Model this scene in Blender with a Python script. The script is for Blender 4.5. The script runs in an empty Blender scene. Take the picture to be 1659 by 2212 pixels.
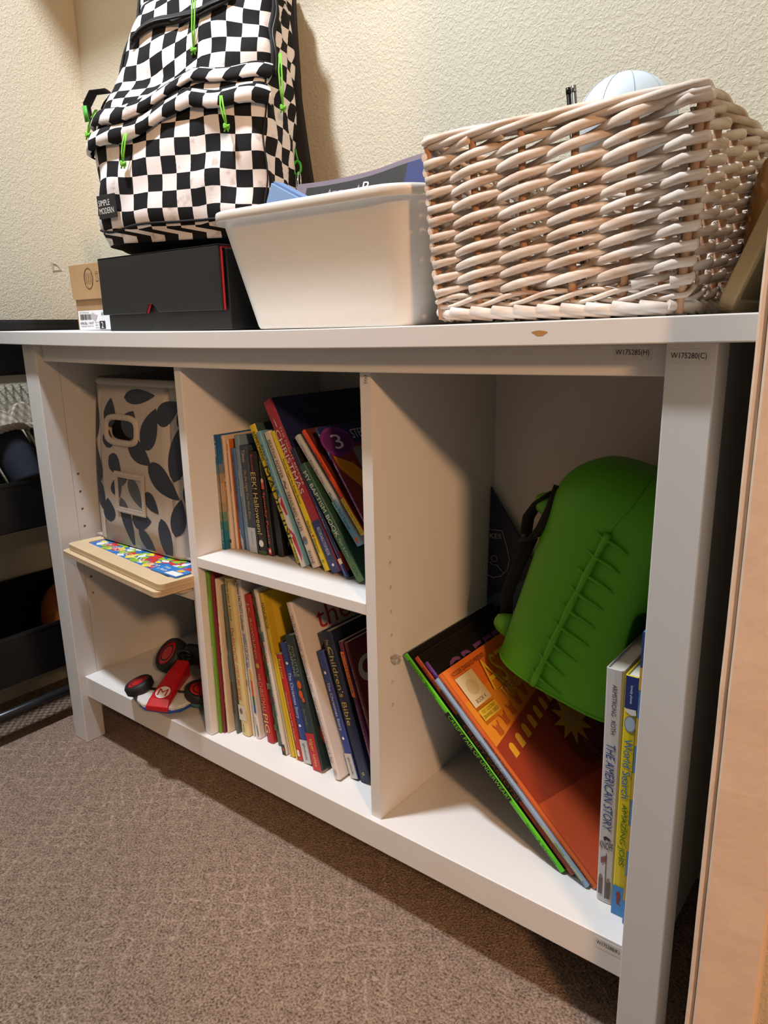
import bpy, bmesh, math, random
from mathutils import Vector, Matrix
from math import sin, cos, pi, radians, sqrt
random.seed(7)
S = bpy.context.scene
COL = S.collection

# ---------------------------------------------------------------- camera, world, lights, exposure
cam_d = bpy.data.cameras.new('camera')
cam = bpy.data.objects.new('camera', cam_d); COL.objects.link(cam); S.camera = cam
cam_d.sensor_fit = 'HORIZONTAL'; cam_d.sensor_width = 36.0
cam_d.lens = 1570.0 / 1659.0 * 36.0
cam_d.clip_start = 0.02
Fv = Vector((-0.59860664, 0.76202595, -0.24695455)); Rv = Vector((0.78926895, 0.61374337, -0.01932849)); Uv = Vector((-0.13683791, 0.20648373, 0.96883428))
M = Matrix.Identity(4)
for i in range(3):
    M[i][0] = Rv[i]; M[i][1] = Uv[i]; M[i][2] = -Fv[i]
M[0][3], M[1][3], M[2][3] = 1.2887, -0.6337, 0.7764
cam.matrix_world = M

world = bpy.data.worlds.new('room_ambient'); S.world = world; world.use_nodes = True
bg = world.node_tree.nodes['Background']
bg.inputs[0].default_value = (1.0, 0.88, 0.78, 1); bg.inputs[1].default_value = 0.045

def area_light(name, loc, target, size, power, color, shape='DISK'):
    l = bpy.data.lights.new(name, 'AREA'); l.shape = shape; l.size = size; l.energy = power; l.color = color
    o = bpy.data.objects.new(name, l); COL.objects.link(o); o.location = loc
    o.rotation_euler = (Vector(target) - Vector(loc)).to_track_quat('-Z', 'Y').to_euler()
    return o
area_light('ceiling_lamp_light', (0.35, -0.45, 2.42), (0.38, -0.30, 0.0), 0.14, 52, (0.80, 0.85, 0.93))
area_light('room_lamp_light', (4.0, -2.05, 2.35), (0.75, 0.0, 0.5), 0.30, 84, (1.0, 0.57, 0.30))

S.view_settings.view_transform = 'Standard'; S.view_settings.look = 'None'
S.view_settings.gamma = 1.0; S.view_settings.use_curve_mapping = False
S.view_settings.exposure = 0.0
S.cycles.max_bounces = 6; S.cycles.diffuse_bounces = 2

# ---------------------------------------------------------------- materials
def lin(c):
    if isinstance(c, str):
        c = c.lstrip('#'); c = [int(c[i:i + 2], 16) / 255 for i in (0, 2, 4)]
        return tuple(x / 12.92 if x <= 0.04045 else ((x + 0.055) / 1.055) ** 2.4 for x in c)
    return c
MATS = {}
def mat(name, color, rough=0.5, bump=None, var=0.0, vscale=30, metal=0.0, alpha=1.0, spec=0.5, trans=0.0, sheen=0.0):
    key = (name, color, rough, bump, var)
    if key in MATS: return MATS[key]
    m = bpy.data.materials.new(name); m.use_nodes = True
    nt = m.node_tree; b = nt.nodes['Principled BSDF']; c = lin(color)
    b.inputs['Base Color'].default_value = (*c, 1); b.inputs['Roughness'].default_value = rough
    b.inputs['Metallic'].default_value = metal; b.inputs['Specular IOR Level'].default_value = spec
    b.inputs['Alpha'].default_value = alpha; b.inputs['Transmission Weight'].default_value = trans
    if sheen: b.inputs['Sheen Weight'].default_value = sheen
    if bump or var:
        tc = nt.nodes.new('ShaderNodeTexCoord')
        if var:
            n = nt.nodes.new('ShaderNodeTexNoise'); n.inputs['Scale'].default_value = vscale; n.inputs['Detail'].default_value = 4
            nt.links.new(tc.outputs['Object'], n.inputs['Vector'])
            r = nt.nodes.new('ShaderNodeValToRGB')
            r.color_ramp.elements[0].position = 0.3; r.color_ramp.elements[1].position = 0.7
            r.color_ramp.elements[0].color = (*[max(0, x * (1 - var)) for x in c], 1)
            r.color_ramp.elements[1].color = (*[min(1, x * (1 + var)) for x in c], 1)
            nt.links.new(n.outputs['Fac'], r.inputs['Fac']); nt.links.new(r.outputs['Color'], b.inputs['Base Color'])
        if bump:
            n = nt.nodes.new('ShaderNodeTexNoise'); n.inputs['Scale'].default_value = bump[0]; n.inputs['Detail'].default_value = 3
            nt.links.new(tc.outputs['Object'], n.inputs['Vector'])
            bn = nt.nodes.new('ShaderNodeBump'); bn.inputs['Strength'].default_value = bump[1]; bn.inputs['Distance'].default_value = bump[2]
            nt.links.new(n.outputs['Fac'], bn.inputs['Height']); nt.links.new(bn.outputs['Normal'], b.inputs['Normal'])
    MATS[key] = m
    return m
def ink(c, rough=0.45):
    return mat('print_' + (c.lstrip('#') if isinstance(c, str) else 'x'), c, rough)

# ---------------------------------------------------------------- mesh helpers
class MB:
    def __init__(s): s.v = []; s.f = []; s.mi = []; s.sm = []; s.uv = {}
    def add(s, vs, fs, mi=0, smooth=False):
        o = len(s.v); s.v += [tuple(p) for p in vs]
        for f in fs: s.f.append(tuple(i + o for i in f)); s.mi.append(mi); s.sm.append(smooth)
        return o
    def box(s, x0, x1, y0, y1, z0, z1, mi=0, fn=None):
        vs = [(x, y, z) for x in (x0, x1) for y in (y0, y1) for z in (z0, z1)]
        if fn: vs = [fn(p) for p in vs]
        s.add(vs, [(0, 1, 3, 2), (4, 6, 7, 5), (0, 4, 5, 1), (2, 3, 7, 6), (0, 2, 6, 4), (1, 5, 7, 3)], mi)
    def loft(s, rings, mi=0, cap0=True, cap1=True, smooth=True, closed=True):
        n = len(rings[0]); o = len(s.v)
        for r in rings: s.v += [tuple(p) for p in r]
        m = n if closed else n - 1
        for i in range(len(rings) - 1):
            for j in range(m):
                a, b = o + i * n + j, o + i * n + (j + 1) % n
                s.f.append((a, b, b + n, a + n)); s.mi.append(mi); s.sm.append(smooth)
        if cap0: s.f.append(tuple(o + j for j in reversed(range(n)))); s.mi.append(mi); s.sm.append(False)
        if cap1: s.f.append(tuple(o + (len(rings) - 1) * n + j for j in range(n))); s.mi.append(mi); s.sm.append(False)
    def tube(s, pts, r, n=8, mi=0, closed=False, flat=1.0, smooth=True, caps=True, up=None):
        pts = [Vector(p) for p in pts]; N = len(pts); rings = []; nrm = None
        for i, p in enumerate(pts):
            if closed: t = pts[(i + 1) % N] - pts[i - 1]
            else: t = pts[min(i + 1, N - 1)] - pts[max(i - 1, 0)]
            t.normalize()
            if up is not None: nrm = Vector(up) - t * t.dot(Vector(up))
            elif nrm is None:
                nrm = Vector((0, 0, 1)) if abs(t.z) < 0.9 else Vector((1, 0, 0)); nrm = nrm - t * t.dot(nrm)
            else: nrm = nrm - t * t.dot(nrm)
            nrm.normalize(); b = t.cross(nrm)
            rr = r[i] if isinstance(r, (list, tuple)) else r
            rings.append([p + nrm * cos(2 * pi * k / n) * rr + b * sin(2 * pi * k / n) * rr * flat for k in range(n)])
        if closed: rings.append(rings[0])
        s.loft(rings, mi, caps and not closed, caps and not closed, smooth)
    def prism(s, pts, h0, h1, axis, mi=0):
        """pts 2D polygon; axis 'x','y','z' is the extrusion axis"""
        def P(u, w, h): return {'x': (h, u, w), 'y': (u, h, w), 'z': (u, w, h)}[axis]
        n = len(pts)
        vs = [P(u, w, h0) for u, w in pts] + [P(u, w, h1) for u, w in pts]
        fs = [tuple(range(n)), tuple(reversed(range(n, 2 * n)))] + [(i, i + n, (i + 1) % n + n, (i + 1) % n) for i in range(n)]
        s.add(vs, fs, mi)
    def build(s, name, mats, parent=None, bevel=0, seg=2, recalc=True, subsurf=0):
        me = bpy.data.meshes.new(name); me.from_pydata(s.v, [], s.f)
        mats = mats if isinstance(mats, (list, tuple)) else [mats]
        for m in mats: me.materials.append(m)
        me.polygons.foreach_set('material_index', s.mi); me.polygons.foreach_set('use_smooth', s.sm)
        if s.uv:
            l = me.uv_layers.new(name='UVMap')
            for i, lp in enumerate(me.loops): l.data[i].uv = s.uv.get(lp.vertex_index, (0, 0))
        if recalc:
            bm = bmesh.new(); bm.from_mesh(me); bmesh.ops.recalc_face_normals(bm, faces=bm.faces); bm.to_mesh(me); bm.free()
        me.update()
        o = bpy.data.objects.new(name, me); COL.objects.link(o)
        if parent: o.parent = parent
        if bevel:
            b = o.modifiers.new('bevel', 'BEVEL'); b.width = bevel; b.segments = seg; b.limit_method = 'ANGLE'; b.angle_limit = radians(40)
        if subsurf:
            b = o.modifiers.new('subsurf', 'SUBSURF'); b.levels = subsurf; b.render_levels = subsurf
        return o

def rrect(x0, x1, y0, y1, r, z, n=6):
    out = []
    for cx, cy, a0 in ((x1 - r, y1 - r, 0), (x0 + r, y1 - r, pi / 2), (x0 + r, y0 + r, pi), (x1 - r, y0 + r, 1.5 * pi)):
        for k in range(n + 1):
            a = a0 + k * pi / 2 / n; out.append((cx + r * cos(a), cy + r * sin(a), z))
    return out
def ellipse(cx, cy, rx, ry, z, n=28):
    return [(cx + rx * cos(2 * pi * k / n), cy + ry * sin(2 * pi * k / n), z) for k in range(n)]

def tag(o, label, cat=None, group=None, kind=None):
    if label: o['label'] = label
    if cat: o['category'] = cat
    if group: o['group'] = group
    if kind: o['kind'] = kind
    return o
def thing(name, label, cat, loc=(0, 0, 0), rot=(0, 0, 0), group=None):
    o = bpy.data.objects.new(name, None); COL.objects.link(o); o.empty_display_size = 0.02
    o.location = loc; o.rotation_euler = rot
    return tag(o, label, cat, group)

TXT = {}
def glyphs(s):
    if s in TXT: return TXT[s]
    cu = bpy.data.curves.new('t', 'FONT'); cu.body = s; cu.resolution_u = 3
    o = bpy.data.objects.new('t', cu); COL.objects.link(o)
    dg = bpy.context.evaluated_depsgraph_get(); dg.update()
    me = bpy.data.meshes.new_from_object(o.evaluated_get(dg))
    vs = [tuple(v.co) for v in me.vertices]; fs = [tuple(p.vertices) for p in me.polygons]
    bpy.data.objects.remove(o); bpy.data.curves.remove(cu); bpy.data.meshes.remove(me)
    x0 = min(v[0] for v in vs); x1 = max(v[0] for v in vs); y0 = min(v[1] for v in vs); y1 = max(v[1] for v in vs)
    vs = [((v[0] - x0) / (x1 - x0), (v[1] - y0) / (y1 - y0)) for v in vs]
    TXT[s] = (vs, fs); return TXT[s]

class Print:
    """flat printed marks lying on a face: origin O, unit directions u (right), w (up), normal n; all marks one mesh"""
    def __init__(s): s.mb = MB(); s.mats = []
    def mi(s, c):
        m = ink(c)
        if m not in s.mats: s.mats.append(m)
        return s.mats.index(m)
    def text(s, t, O, u, w, c, skew=0.0):
        vs, fs = glyphs(t); O, u, w = Vector(O), Vector(u), Vector(w)
        s.mb.add([O + u * (x + skew * y) + w * y for x, y in vs], fs, s.mi(c))
    def poly(s, pts, c): s.mb.add(pts, [tuple(range(len(pts)))], s.mi(c))
    def build(s, name, parent):
        return s.mb.build(name, s.mats, parent, recalc=False) if s.mb.v else None

M_white = mat('white_laminate', '#E4E1DD', 0.42, (900, 0.03, 0.0005))
M_whiteedge = M_white
M_black = mat('black_plastic', '#0d0d0e', 0.45)
M_page = mat('page_edges', '#d9d0bd', 0.9, (1400, 0.3, 0.0006))

# ---------------------------------------------------------------- structure
def struct(name, bm, m, **k):
    o = bm.build(name, m, **k); o['kind'] = 'structure'; return o
def wall_material():
    m = bpy.data.materials.new('cream_textured_wall'); m.use_nodes = True; nt = m.node_tree; b = nt.nodes['Principled BSDF']
    b.inputs['Base Color'].default_value = (*lin('#D8CFB8'), 1); b.inputs['Roughness'].default_value = 0.75
    tc = nt.nodes.new('ShaderNodeTexCoord'); g = nt.nodes.new('ShaderNodeNewGeometry')
    n1 = nt.nodes.new('ShaderNodeTexNoise'); n1.inputs['Scale'].default_value = 210; n1.inputs['Detail'].default_value = 4; n1.inputs['Distortion'].default_value = 0.8
    n2 = nt.nodes.new('ShaderNodeTexNoise'); n2.inputs['Scale'].default_value = 420; n2.inputs['Detail'].default_value = 2
    r = nt.nodes.new('ShaderNodeValToRGB'); r.color_ramp.elements[0].position = 0.44; r.color_ramp.elements[1].position = 0.62
    ad = nt.nodes.new('ShaderNodeMath'); ad.operation = 'MULTIPLY_ADD'; ad.inputs[1].default_value = 0.25
    bn = nt.nodes.new('ShaderNodeBump'); bn.inputs['Strength'].default_value = 0.40; bn.inputs['Distance'].default_value = 0.0013
    for n in (n1, n2): nt.links.new(g.outputs['Position'], n.inputs['Vector'])
    nt.links.new(n1.outputs['Fac'], r.inputs['Fac']); nt.links.new(n2.outputs['Fac'], ad.inputs[0]); nt.links.new(r.outputs['Color'], ad.inputs[2])
    nt.links.new(ad.outputs[0], bn.inputs['Height']); nt.links.new(bn.outputs['Normal'], b.inputs['Normal'])
    return m
M_wall = wall_material()
def carpet_material():
    m = bpy.data.materials.new('brown_patterned_carpet'); m.use_nodes = True; nt = m.node_tree; b = nt.nodes['Principled BSDF']
    b.inputs['Roughness'].default_value = 0.95; b.inputs['Specular IOR Level'].default_value = 0.1; b.inputs['Sheen Weight'].default_value = 0.25
    L = nt.links.new
    g = nt.nodes.new('ShaderNodeNewGeometry')
    def noise(sc, det, dist=0):
        n = nt.nodes.new('ShaderNodeTexNoise'); n.inputs['Scale'].default_value = sc; n.inputs['Detail'].default_value = det; n.inputs['Distortion'].default_value = dist
        L(g.outputs['Position'], n.inputs['Vector']); return n
    def math_(op, a, c=None, d=None):
        n = nt.nodes.new('ShaderNodeMath'); n.operation = op
        for i, q in enumerate((a, c, d)):
            if q is None: continue
            if isinstance(q, (int, float)): n.inputs[i].default_value = q
            else: L(q, n.inputs[i])
        return n.outputs[0]
    fine = noise(320, 3, 0.3); mid = noise(60, 3); big = noise(5, 3)
    wob = noise(28, 2)
    # diamond grid of loop rows, 28 mm, turned 45 degrees to the room
    mp = nt.nodes.new('ShaderNodeMapping'); mp.inputs['Rotation'].default_value = (0, 0, radians(-40)); mp.inputs['Scale'].default_value = (1, 1, 1)
    L(g.outputs['Position'], mp.inputs['Vector'])
    sx = nt.nodes.new('ShaderNodeSeparateXYZ'); L(mp.outputs['Vector'], sx.inputs[0])
    wob2 = noise(7, 2); brk = noise(150, 2)
    w = math_('ADD', math_('MULTIPLY', math_('SUBTRACT', wob.outputs['Fac'], 0.5), 0.016), math_('MULTIPLY', math_('SUBTRACT', wob2.outputs['Fac'], 0.5), 0.05))
    def lines(o, per):
        t = math_('FRACT', math_('DIVIDE', math_('ADD', o, w), per))
        d = math_('ABSOLUTE', math_('SUBTRACT', t, 0.5))
        return math_('SUBTRACT', 1.0, math_('MINIMUM', math_('MULTIPLY', d, 9), 1.0))
    grid = math_('MAXIMUM', lines(sx.outputs['X'], 0.028), lines(sx.outputs['Y'], 0.026))
    patch = nt.nodes.new('ShaderNodeValToRGB'); patch.color_ramp.elements[0].position = 0.45; patch.color_ramp.elements[1].position = 0.6
    L(big.outputs['Fac'], patch.inputs['Fac'])
    grid = math_('MULTIPLY', grid, math_('MULTIPLY_ADD', patch.outputs['Color'], 0.75, 0.25))
    grid = math_('MULTIPLY', grid, math_('MULTIPLY', math_('MAXIMUM', math_('MULTIPLY_ADD', brk.outputs['Fac'], 5.0, -2.0), 0.0), 0.9))
    grid = math_('MINIMUM', grid, 1.0)
    r = nt.nodes.new('ShaderNodeValToRGB'); r.color_ramp.elements[0].position = 0.34; r.color_ramp.elements[1].position = 0.66
    r.color_ramp.elements[0].color = (*lin('#533D2F'), 1); r.color_ramp.elements[1].color = (*lin('#B89A82'), 1)
    f = math_('ADD', math_('MULTIPLY', fine.outputs['Fac'], 0.80), math_('MULTIPLY', mid.outputs['Fac'], 0.2))
    L(f, r.inputs['Fac'])
    mx = nt.nodes.new('ShaderNodeMixRGB'); mx.inputs[2].default_value = (*lin('#C6A890'), 1)
    L(math_('MULTIPLY', grid, 0.85), mx.inputs[0]); L(r.outputs['Color'], mx.inputs[1]); L(mx.outputs['Color'], b.inputs['Base Color'])
    bn = nt.nodes.new('ShaderNodeBump'); bn.inputs['Strength'].default_value = 0.9; bn.inputs['Distance'].default_value = 0.006
    L(math_('ADD', math_('MULTIPLY', fine.outputs['Fac'], 1.0), math_('ADD', math_('MULTIPLY', mid.outputs['Fac'], 0.3), math_('MULTIPLY', grid, 0.25))), bn.inputs['Height'])
    L(bn.outputs['Normal'], b.inputs['Normal'])
    return m
M_carpet = carpet_material()
XL, YW = -0.2541, 0.3295
b = MB(); b.box(-0.45, 4.6, -2.8, 0.45, -0.05, 0.0); struct('floor', b, M_carpet)
b = MB(); b.box(-0.45, 1.42, YW, 0.45, 0.0, 2.5); struct('wall_back', b, M_wall)
b = MB(); b.box(-0.36, XL, -2.8, YW, 0.0, 2.5)
WL = struct('wall_left', b, M_wall)
# small chip in the paint of the left wall
b = MB(); b.loft([[(XL + dx, 0.222 + u_ * k, 0.912 + w_ * k) for u_, w_ in ((-0.012, 0.011), (0.0, 0.008), (0.012, -0.006), (-0.010, -0.009))] for dx, k in ((-0.0005, 1.0), (0.0012, 0.92), (0.0012, 0.6), (-0.0004, 0.45))], smooth=False); b.build('paint_chip', mat('chipped_paint', '#B9AE9A', 0.8), WL)
b = MB(); b.box(1.205, 1.42, -0.02, YW, 0.0, 2.5); struct('wall_right', b, M_wall)
b = MB(); b.box(1.215, 4.6, -0.055, 0.10, 0.0, 2.5)
M_trim = mat('peach_painted_trim', '#EBCDB2', 0.5, (60, 0.12, 0.004), 0.05, 40)
struct('wall_front', b, M_wall)
# unseen entrance wall, added to keep the far lamp off the left end; the far lamp shines in through the opening between it and the alcove's front wall
b = MB(); b.box(2.0, 2.1, -2.8, -1.03, 0.0, 2.5); struct('wall_unseen', b, M_wall)
b = MB(); b.box(-0.45, 4.6, -2.8, 0.45, 2.5, 2.56); struct('ceiling', b, mat('white_ceiling', '#E6E0D4', 0.9))
# door jamb and casing at the right edge of the alcove
def jag(x0, x1, y0, y1, amp, n=60):
    """a vertical painted board whose front edges are a little worn and wavy"""
    m = MB(); rings = []; rnd = random.Random(3)
    for i in range(n + 1):
        z = 2.5 * i / n; a = rnd.uniform(-amp, amp); c = rnd.uniform(-amp, amp)
        rings.append([(x0 + a * 0.4, y1, z), (x0 + a * 0.4, y0 + c * 0.5 + 0.002, z), (x0 + 0.002 + a, y0 + c, z), (x1 - 0.002, y0 + c, z), (x1, y0 + 0.002, z), (x1, y1, z)])
    m.loft(rings, 0, smooth=False); return m
struct('trim_1', jag(1.1745, 1.1805, -0.070, 0.02, 0.0006), M_trim)
struct('trim_2', jag(1.1815, 1.228, -0.0735, 0.02, 0.0004), M_trim)
# closet shelf on the back wall above the picture: its edge shades the top of the walls
b = MB(); b.box(XL, 1.205, 0.03, YW, 1.725, 1.745); struct('trim_3', b, M_white, bevel=0.002)

# ---------------------------------------------------------------- bookcase
W, PW, PD, H, TT = 1.1337, 0.0425, 0.0391, 0.76, 0.0218
R0, ZR, ZB, ZBB, X1, X2, T, RD, D, ZS, ZS2 = 0.0121, 0.7317, 0.1369, 0.0951, 0.3942, 0.7433, 0.0159, 0.0205, 0.3095, 0.4416, 0.3826
def sag(x): return 0.0065 * sin(pi * min(1, max(0, (x + 0.05) / 1.23)))
case = thing('bookcase', 'long white laminate bookcase with five open compartments standing on the brown carpet', 'bookcase')
def board(name, x0, x1, y0, y1, z0, z1, sagged=False, n=24, bev=0.0012):
    m = MB()
    if not sagged: m.box(x0, x1, y0, y1, z0, z1)
    else:
        rings = []
        for i in range(n + 1):
            x = x0 + (x1 - x0) * i / n; s = sag(x) * (0.9 if z1 < 0.762 else 1)
            rings.append([(x, y0, z0 - s), (x, y1, z0 - s), (x, y1, z1 - s), (x, y0, z1 - s)])
        m.loft(rings, smooth=False)
    return m.build(name, M_white, case, bevel=bev)
board('tabletop', -0.055, 1.19, -0.015, 0.325, H, H + TT, True)
board('top_rail', PW, W - 0.041, R0, R0 + 0.016, ZR, H - 0.0004, True)
for x0, x1 in ((0, PW), (W - 0.0405, W)):
    board('post', x0, x1, 0, PD, 0.0, H - 0.0005)
    board('post', x0 + 0.012, x1 - 0.012, D - 0.035, D + 0.003, 0.0, H - 0.0005)
def drill(o, holes, x, depth):
    """real peg holes bored into a panel's face"""
    c = MB()
    for (y, z) in holes:
        c.loft([[(xx, y + 0.0027 * cos(2 * pi * k / 12), z + 0.0027 * sin(2 * pi * k / 12)) for k in range(12)] for xx in (x - depth, x + 0.002)], smooth=False)
    co = c.build('cutter', mat('bored_hole', '#6b4a33', 0.9)); co.hide_render = True
    o.modifiers.clear()
    md = o.modifiers.new('b', 'BOOLEAN'); md.object = co; md.operation = 'DIFFERENCE'; md.solver = 'EXACT'
    dg = bpy.context.evaluated_depsgraph_get(); dg.update()
    me = bpy.data.meshes.new_from_object(o.evaluated_get(dg)); o.modifiers.clear(); o.data = me
    bpy.data.objects.remove(co)
zs_h = [0.5225 - 0.0327 * k for k in range(8)]
sp = board('side_panel', 0.022, PW - 0.0002, PD, D - 0.035, 0.10, H - 0.0005)
drill(sp, [(0.0505, z) for z in (0.5263, 0.4933, 0.4605, 0.4275, 0.3285, 0.2955)], PW - 0.0002, 0.010)
board('side_panel', W - 0.036, W - 0.018, PD, D - 0.035, 0.10, H - 0.0005)
d1 = board('divider', X1, X1 + T, RD, D, ZB + 0.0003, H - 0.007)
d2 = board('divider', X2, X2 + T, RD, D, ZB + 0.0003, H - 0.007)
drill(d2, [(0.0508, z) for z in zs_h] + [(0.2813, z) for z in zs_h], X2 + T, 0.010)
m = MB(); m.prism([(R0, ZBB), (R0 + 0.016, ZBB), (R0 + 0.016, ZB - 0.016), (D, ZB - 0.016), (D, ZB), (R0, ZB)], PW + 0.0002, W - 0.0408, 'x'); m.build('base_shelf', M_white, case, bevel=0.001)
board('back_panel', 0.03, W - 0.03, D + 0.0005, D + 0.006, 0.10, H - 0.007)
board('shelf', PW + 0.001, X1 - 0.0005, RD + 0.002, D - 0.002, ZS2 - 0.016, ZS2)
board('shelf', X1 + T + 0.0005, X2 - 0.0005, RD, D - 0.002, ZS - 0.016, ZS)
# clear shelf peg left in a hole of the right-hand divider
M_clear = mat('clear_plastic', '#e8e6e0', 0.15, None, 0, 30, 0, 1, 0.5, 0.6)
m = MB(); m.tube([(X2 + T - 0.004, 0.0512, 0.3590), (X2 + T + 0.004, 0.0512, 0.3590), (X2 + T + 0.011, 0.0512, 0.3585)], [0.0026, 0.0048, 0.0042], 10)
m.box(X2 + T + 0.002, X2 + T + 0.011, 0.0462, 0.0562, 0.3628, 0.3645); tag(m.build('shelf_peg', M_clear, case), 'clear plastic shelf peg')
# screw caps / cam covers on the inner side panel
m = MB(); m.loft([[(PW + dx, 0.075 + r * cos(2 * pi * k / 16), 0.678 + r * sin(2 * pi * k / 16)) for k in range(16)] for dx, r in ((-0.0002, 0.0075), (0.0012, 0.007), (0.0016, 0.004))], smooth=False)
m.build('screw_cap', M_white, case)
# paper part-number stickers
def sticker(text, x, y, z, w, h, parent_vertical=False):
    m = MB(); m.box(x, x + w, y - 0.0002, y, z, z + h)
    o = m.build('sticker', mat('sticker_film', '#DEDAD4', 0.35), case)
    p = Print()
    if parent_vertical: p.text(text, (x + w * 0.28, y - 0.0004, z + h * 0.88), (0, 0, -h * 0.76), (w * 0.45, 0, 0), '#241f1c')
    else: p.text(text, (x + w * 0.07, y - 0.0004, z + h * 0.28), (w * 0.86, 0, 0), (0, 0, h * 0.48), '#241f1c')
    p.build('sticker_print', o)
sticker('W175285(H)', 1.0435, R0, 0.7435, 0.0345, 0.0125)
sticker('W175280(C)', W - 0.0385, 0.0, 0.7415, 0.0330, 0.0125)
sticker('W175288(K)', 1.0605, R0, 0.1195, 0.0295, 0.0130)
sticker('(G)', X2 + 0.003, RD, 0.712, 0.0105, 0.0125, True)
m = MB(); m.add([(0.985 + 0.007 * cos(a) * (1 + 0.3 * sin(3 * a)), -0.01515, 0.768 + 0.0025 * sin(a)) for a in [2 * pi * k / 14 for k in range(14)]], [tuple(range(14))])
m.build('paint_smudge', ink('#b98a4e'), case)
ZT = H + TT          # table height before sag
def zt(x): return ZT - sag(x) + 0.0003

# ---------------------------------------------------------------- backpack
BP = thing('backpack', 'black and white checkered backpack standing on the flat black box', 'backpack', (0.285, 0.222, 0.8935), (radians(-6), 0, radians(22)))
def checker_material(su, sv):
    m = bpy.data.materials.new('checker_canvas'); m.use_nodes = True; nt = m.node_tree; b = nt.nodes['Principled BSDF']
    b.inputs['Roughness'].default_value = 0.85; b.inputs['Specular IOR Level'].default_value = 0.25
    uv = nt.nodes.new('ShaderNodeUVMap'); ck = nt.nodes.new('ShaderNodeTexChecker'); ck.inputs['Scale'].default_value = 1.0
    mp = nt.nodes.new('ShaderNodeMapping'); mp.inputs['Location'].default_value = (0.37, 0.21, 0.5)
    tc = nt.nodes.new('ShaderNodeTexCoord')
    n = nt.nodes.new('ShaderNodeTexNoise'); n.inputs['Scale'].default_value = 55; n.inputs['Detail'].default_value = 5
    r = nt.nodes.new('ShaderNodeValToRGB'); r.color_ramp.elements[0].position = 0.28; r.color_ramp.elements[1].position = 0.42
    r.color_ramp.elements[0].color = (*lin('#BDB1A8'), 1); r.color_ramp.elements[1].color = (*lin('#E9E3E0'), 1)
    ck.inputs['Color2'].default_value = (*lin('#131315'), 1)
    w = nt.nodes.new('ShaderNodeTexNoise'); w.inputs['Scale'].default_value = 900
    bn = nt.nodes.new('ShaderNodeBump'); bn.inputs['Strength'].default_value = 0.15; bn.inputs['Distance'].default_value = 0.0008
    L = nt.links.new
    L(uv.outputs['UV'], mp.inputs['Vector']); L(mp.outputs['Vector'], ck.inputs['Vector']); L(tc.outputs['Object'], n.inputs['Vector'])
    L(n.outputs['Fac'], r.inputs['Fac']); L(r.outputs['Color'], ck.inputs['Color1']); L(ck.outputs['Color'], b.inputs['Base Color'])
    L(tc.outputs['Object'], w.inputs['Vector']); L(w.outputs['Fac'], bn.inputs['Height']); L(bn.outputs['Normal'], b.inputs['Normal'])
    return m
M_check = checker_material(1, 1)
M_bkfab = mat('black_canvas', '#101012', 0.8, (900, 0.3, 0.0006))
M_mesh = mat('black_air_mesh', '#141211', 0.9, (500, 0.8, 0.002))
def ss(a, b, x):
    t = min(1, max(0, (x - a) / (b - a))); return t * t * (3 - 2 * t)
def pack_section(z):
    """half widths (left, right) and depth of the pack at height z"""
    hl = 0.147 - 0.030 * ss(0.165, 0.24, z) - 0.034 * ss(0.22, 0.36, z); hr = 0.146 - 0.010 * ss(0.2, 0.40, z)
    dp = 0.158 - 0.020 * ss(0.195, 0.235, z) - 0.035 * ss(0.23, 0.42, z)
    k = 1 - 0.09 * (1 - ss(-0.01, 0.035, z)); hl *= k; hr *= k; dp *= 1 - 0.12 * (1 - ss(-0.01, 0.04, z))
    e = 1 - ss(0.40, 0.445, z) * 0.55
    return hl * e, hr * e, dp * e
def front_fold(x, z):
    # soft dents where the half empty top slumps
    f = 0.010 * math.exp(-((x + 0.02 - 0.25 * (z - 0.2)) / 0.03) ** 2) * ss(0.12, 0.2, z) * (1 - ss(0.33, 0.42, z))
    f += 0.0035 * sin(38 * x + 20 * z) * sin(30 * z + 9 * x) + 0.002 * sin(85 * z - 40 * x)
    return f
def pack_point(a, z, out=0.0):
    """a: angle, 0 at +x side going round the front (-y) to the left and back"""
    hl, hr, dp = pack_section(z); c, s = cos(a), sin(a); n = 0.42
    hx = hr if c > 0 else hl
    x = hx * math.copysign(abs(c) ** n, c); y = -dp / 2 + dp / 2 * math.copysign(abs(s) ** n, s)
    if s < 0: y += front_fold(x, z) * abs(s) ** 0.5
    else: pass
    x += 0.003 * sin(60 * z + 3 * y * 40) * abs(c)
    if out:
        l = sqrt(c * c + s * s); x += out * c / l * (abs(c) ** 0.5 + 0.0); y += out * s / l
    return x, y, z
def pack_loft(zs, a0, a1, n, out=0.0, close=True):
    mb = MB(); N = n if close else n + 1; rows = []
    for z in zs: rows.append([pack_point(a0 + (a1 - a0) * j / n, z, out) for j in range(N)])
    o = 0
    mb.loft(rows, 0, False, False, True, close)
    sq = 0.0238
    for i, row in enumerate(rows):
        # arc length measured from the front centre
        j0 = min(range(N), key=lambda j: abs(row[j][0] - 0.02) + (10 if row[j][1] > -0.03 else 0)); u = [0] * N
        for j in range(j0 + 1, N): u[j] = u[j - 1] + math.dist(row[j][:2], row[j - 1][:2])
        for j in range(j0 - 1, -1, -1): u[j] = u[j + 1] - math.dist(row[j][:2], row[j + 1][:2])
        for j in range(N):
            x, y, z = row[j]
            sagv = 0.052 * (1 - ss(-0.06, 0.05, x)) * ss(0.15, 0.24, z) * (1 if y < -0.03 else 0.5)
            tw = 0.05 * ss(0.22, 0.32, z) * x
            mb.uv[i * N + j] = (-u[j] / sq + 1.4 * sagv / sq * 0.3, (z + sagv + tw * 2 + 0.002 * sin(70 * x)) / sq)
    return mb, rows
zs = [0.0, 0.003, 0.008] + [0.016 + 0.0075 * k for k in range(57)] + [0.447]
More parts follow.
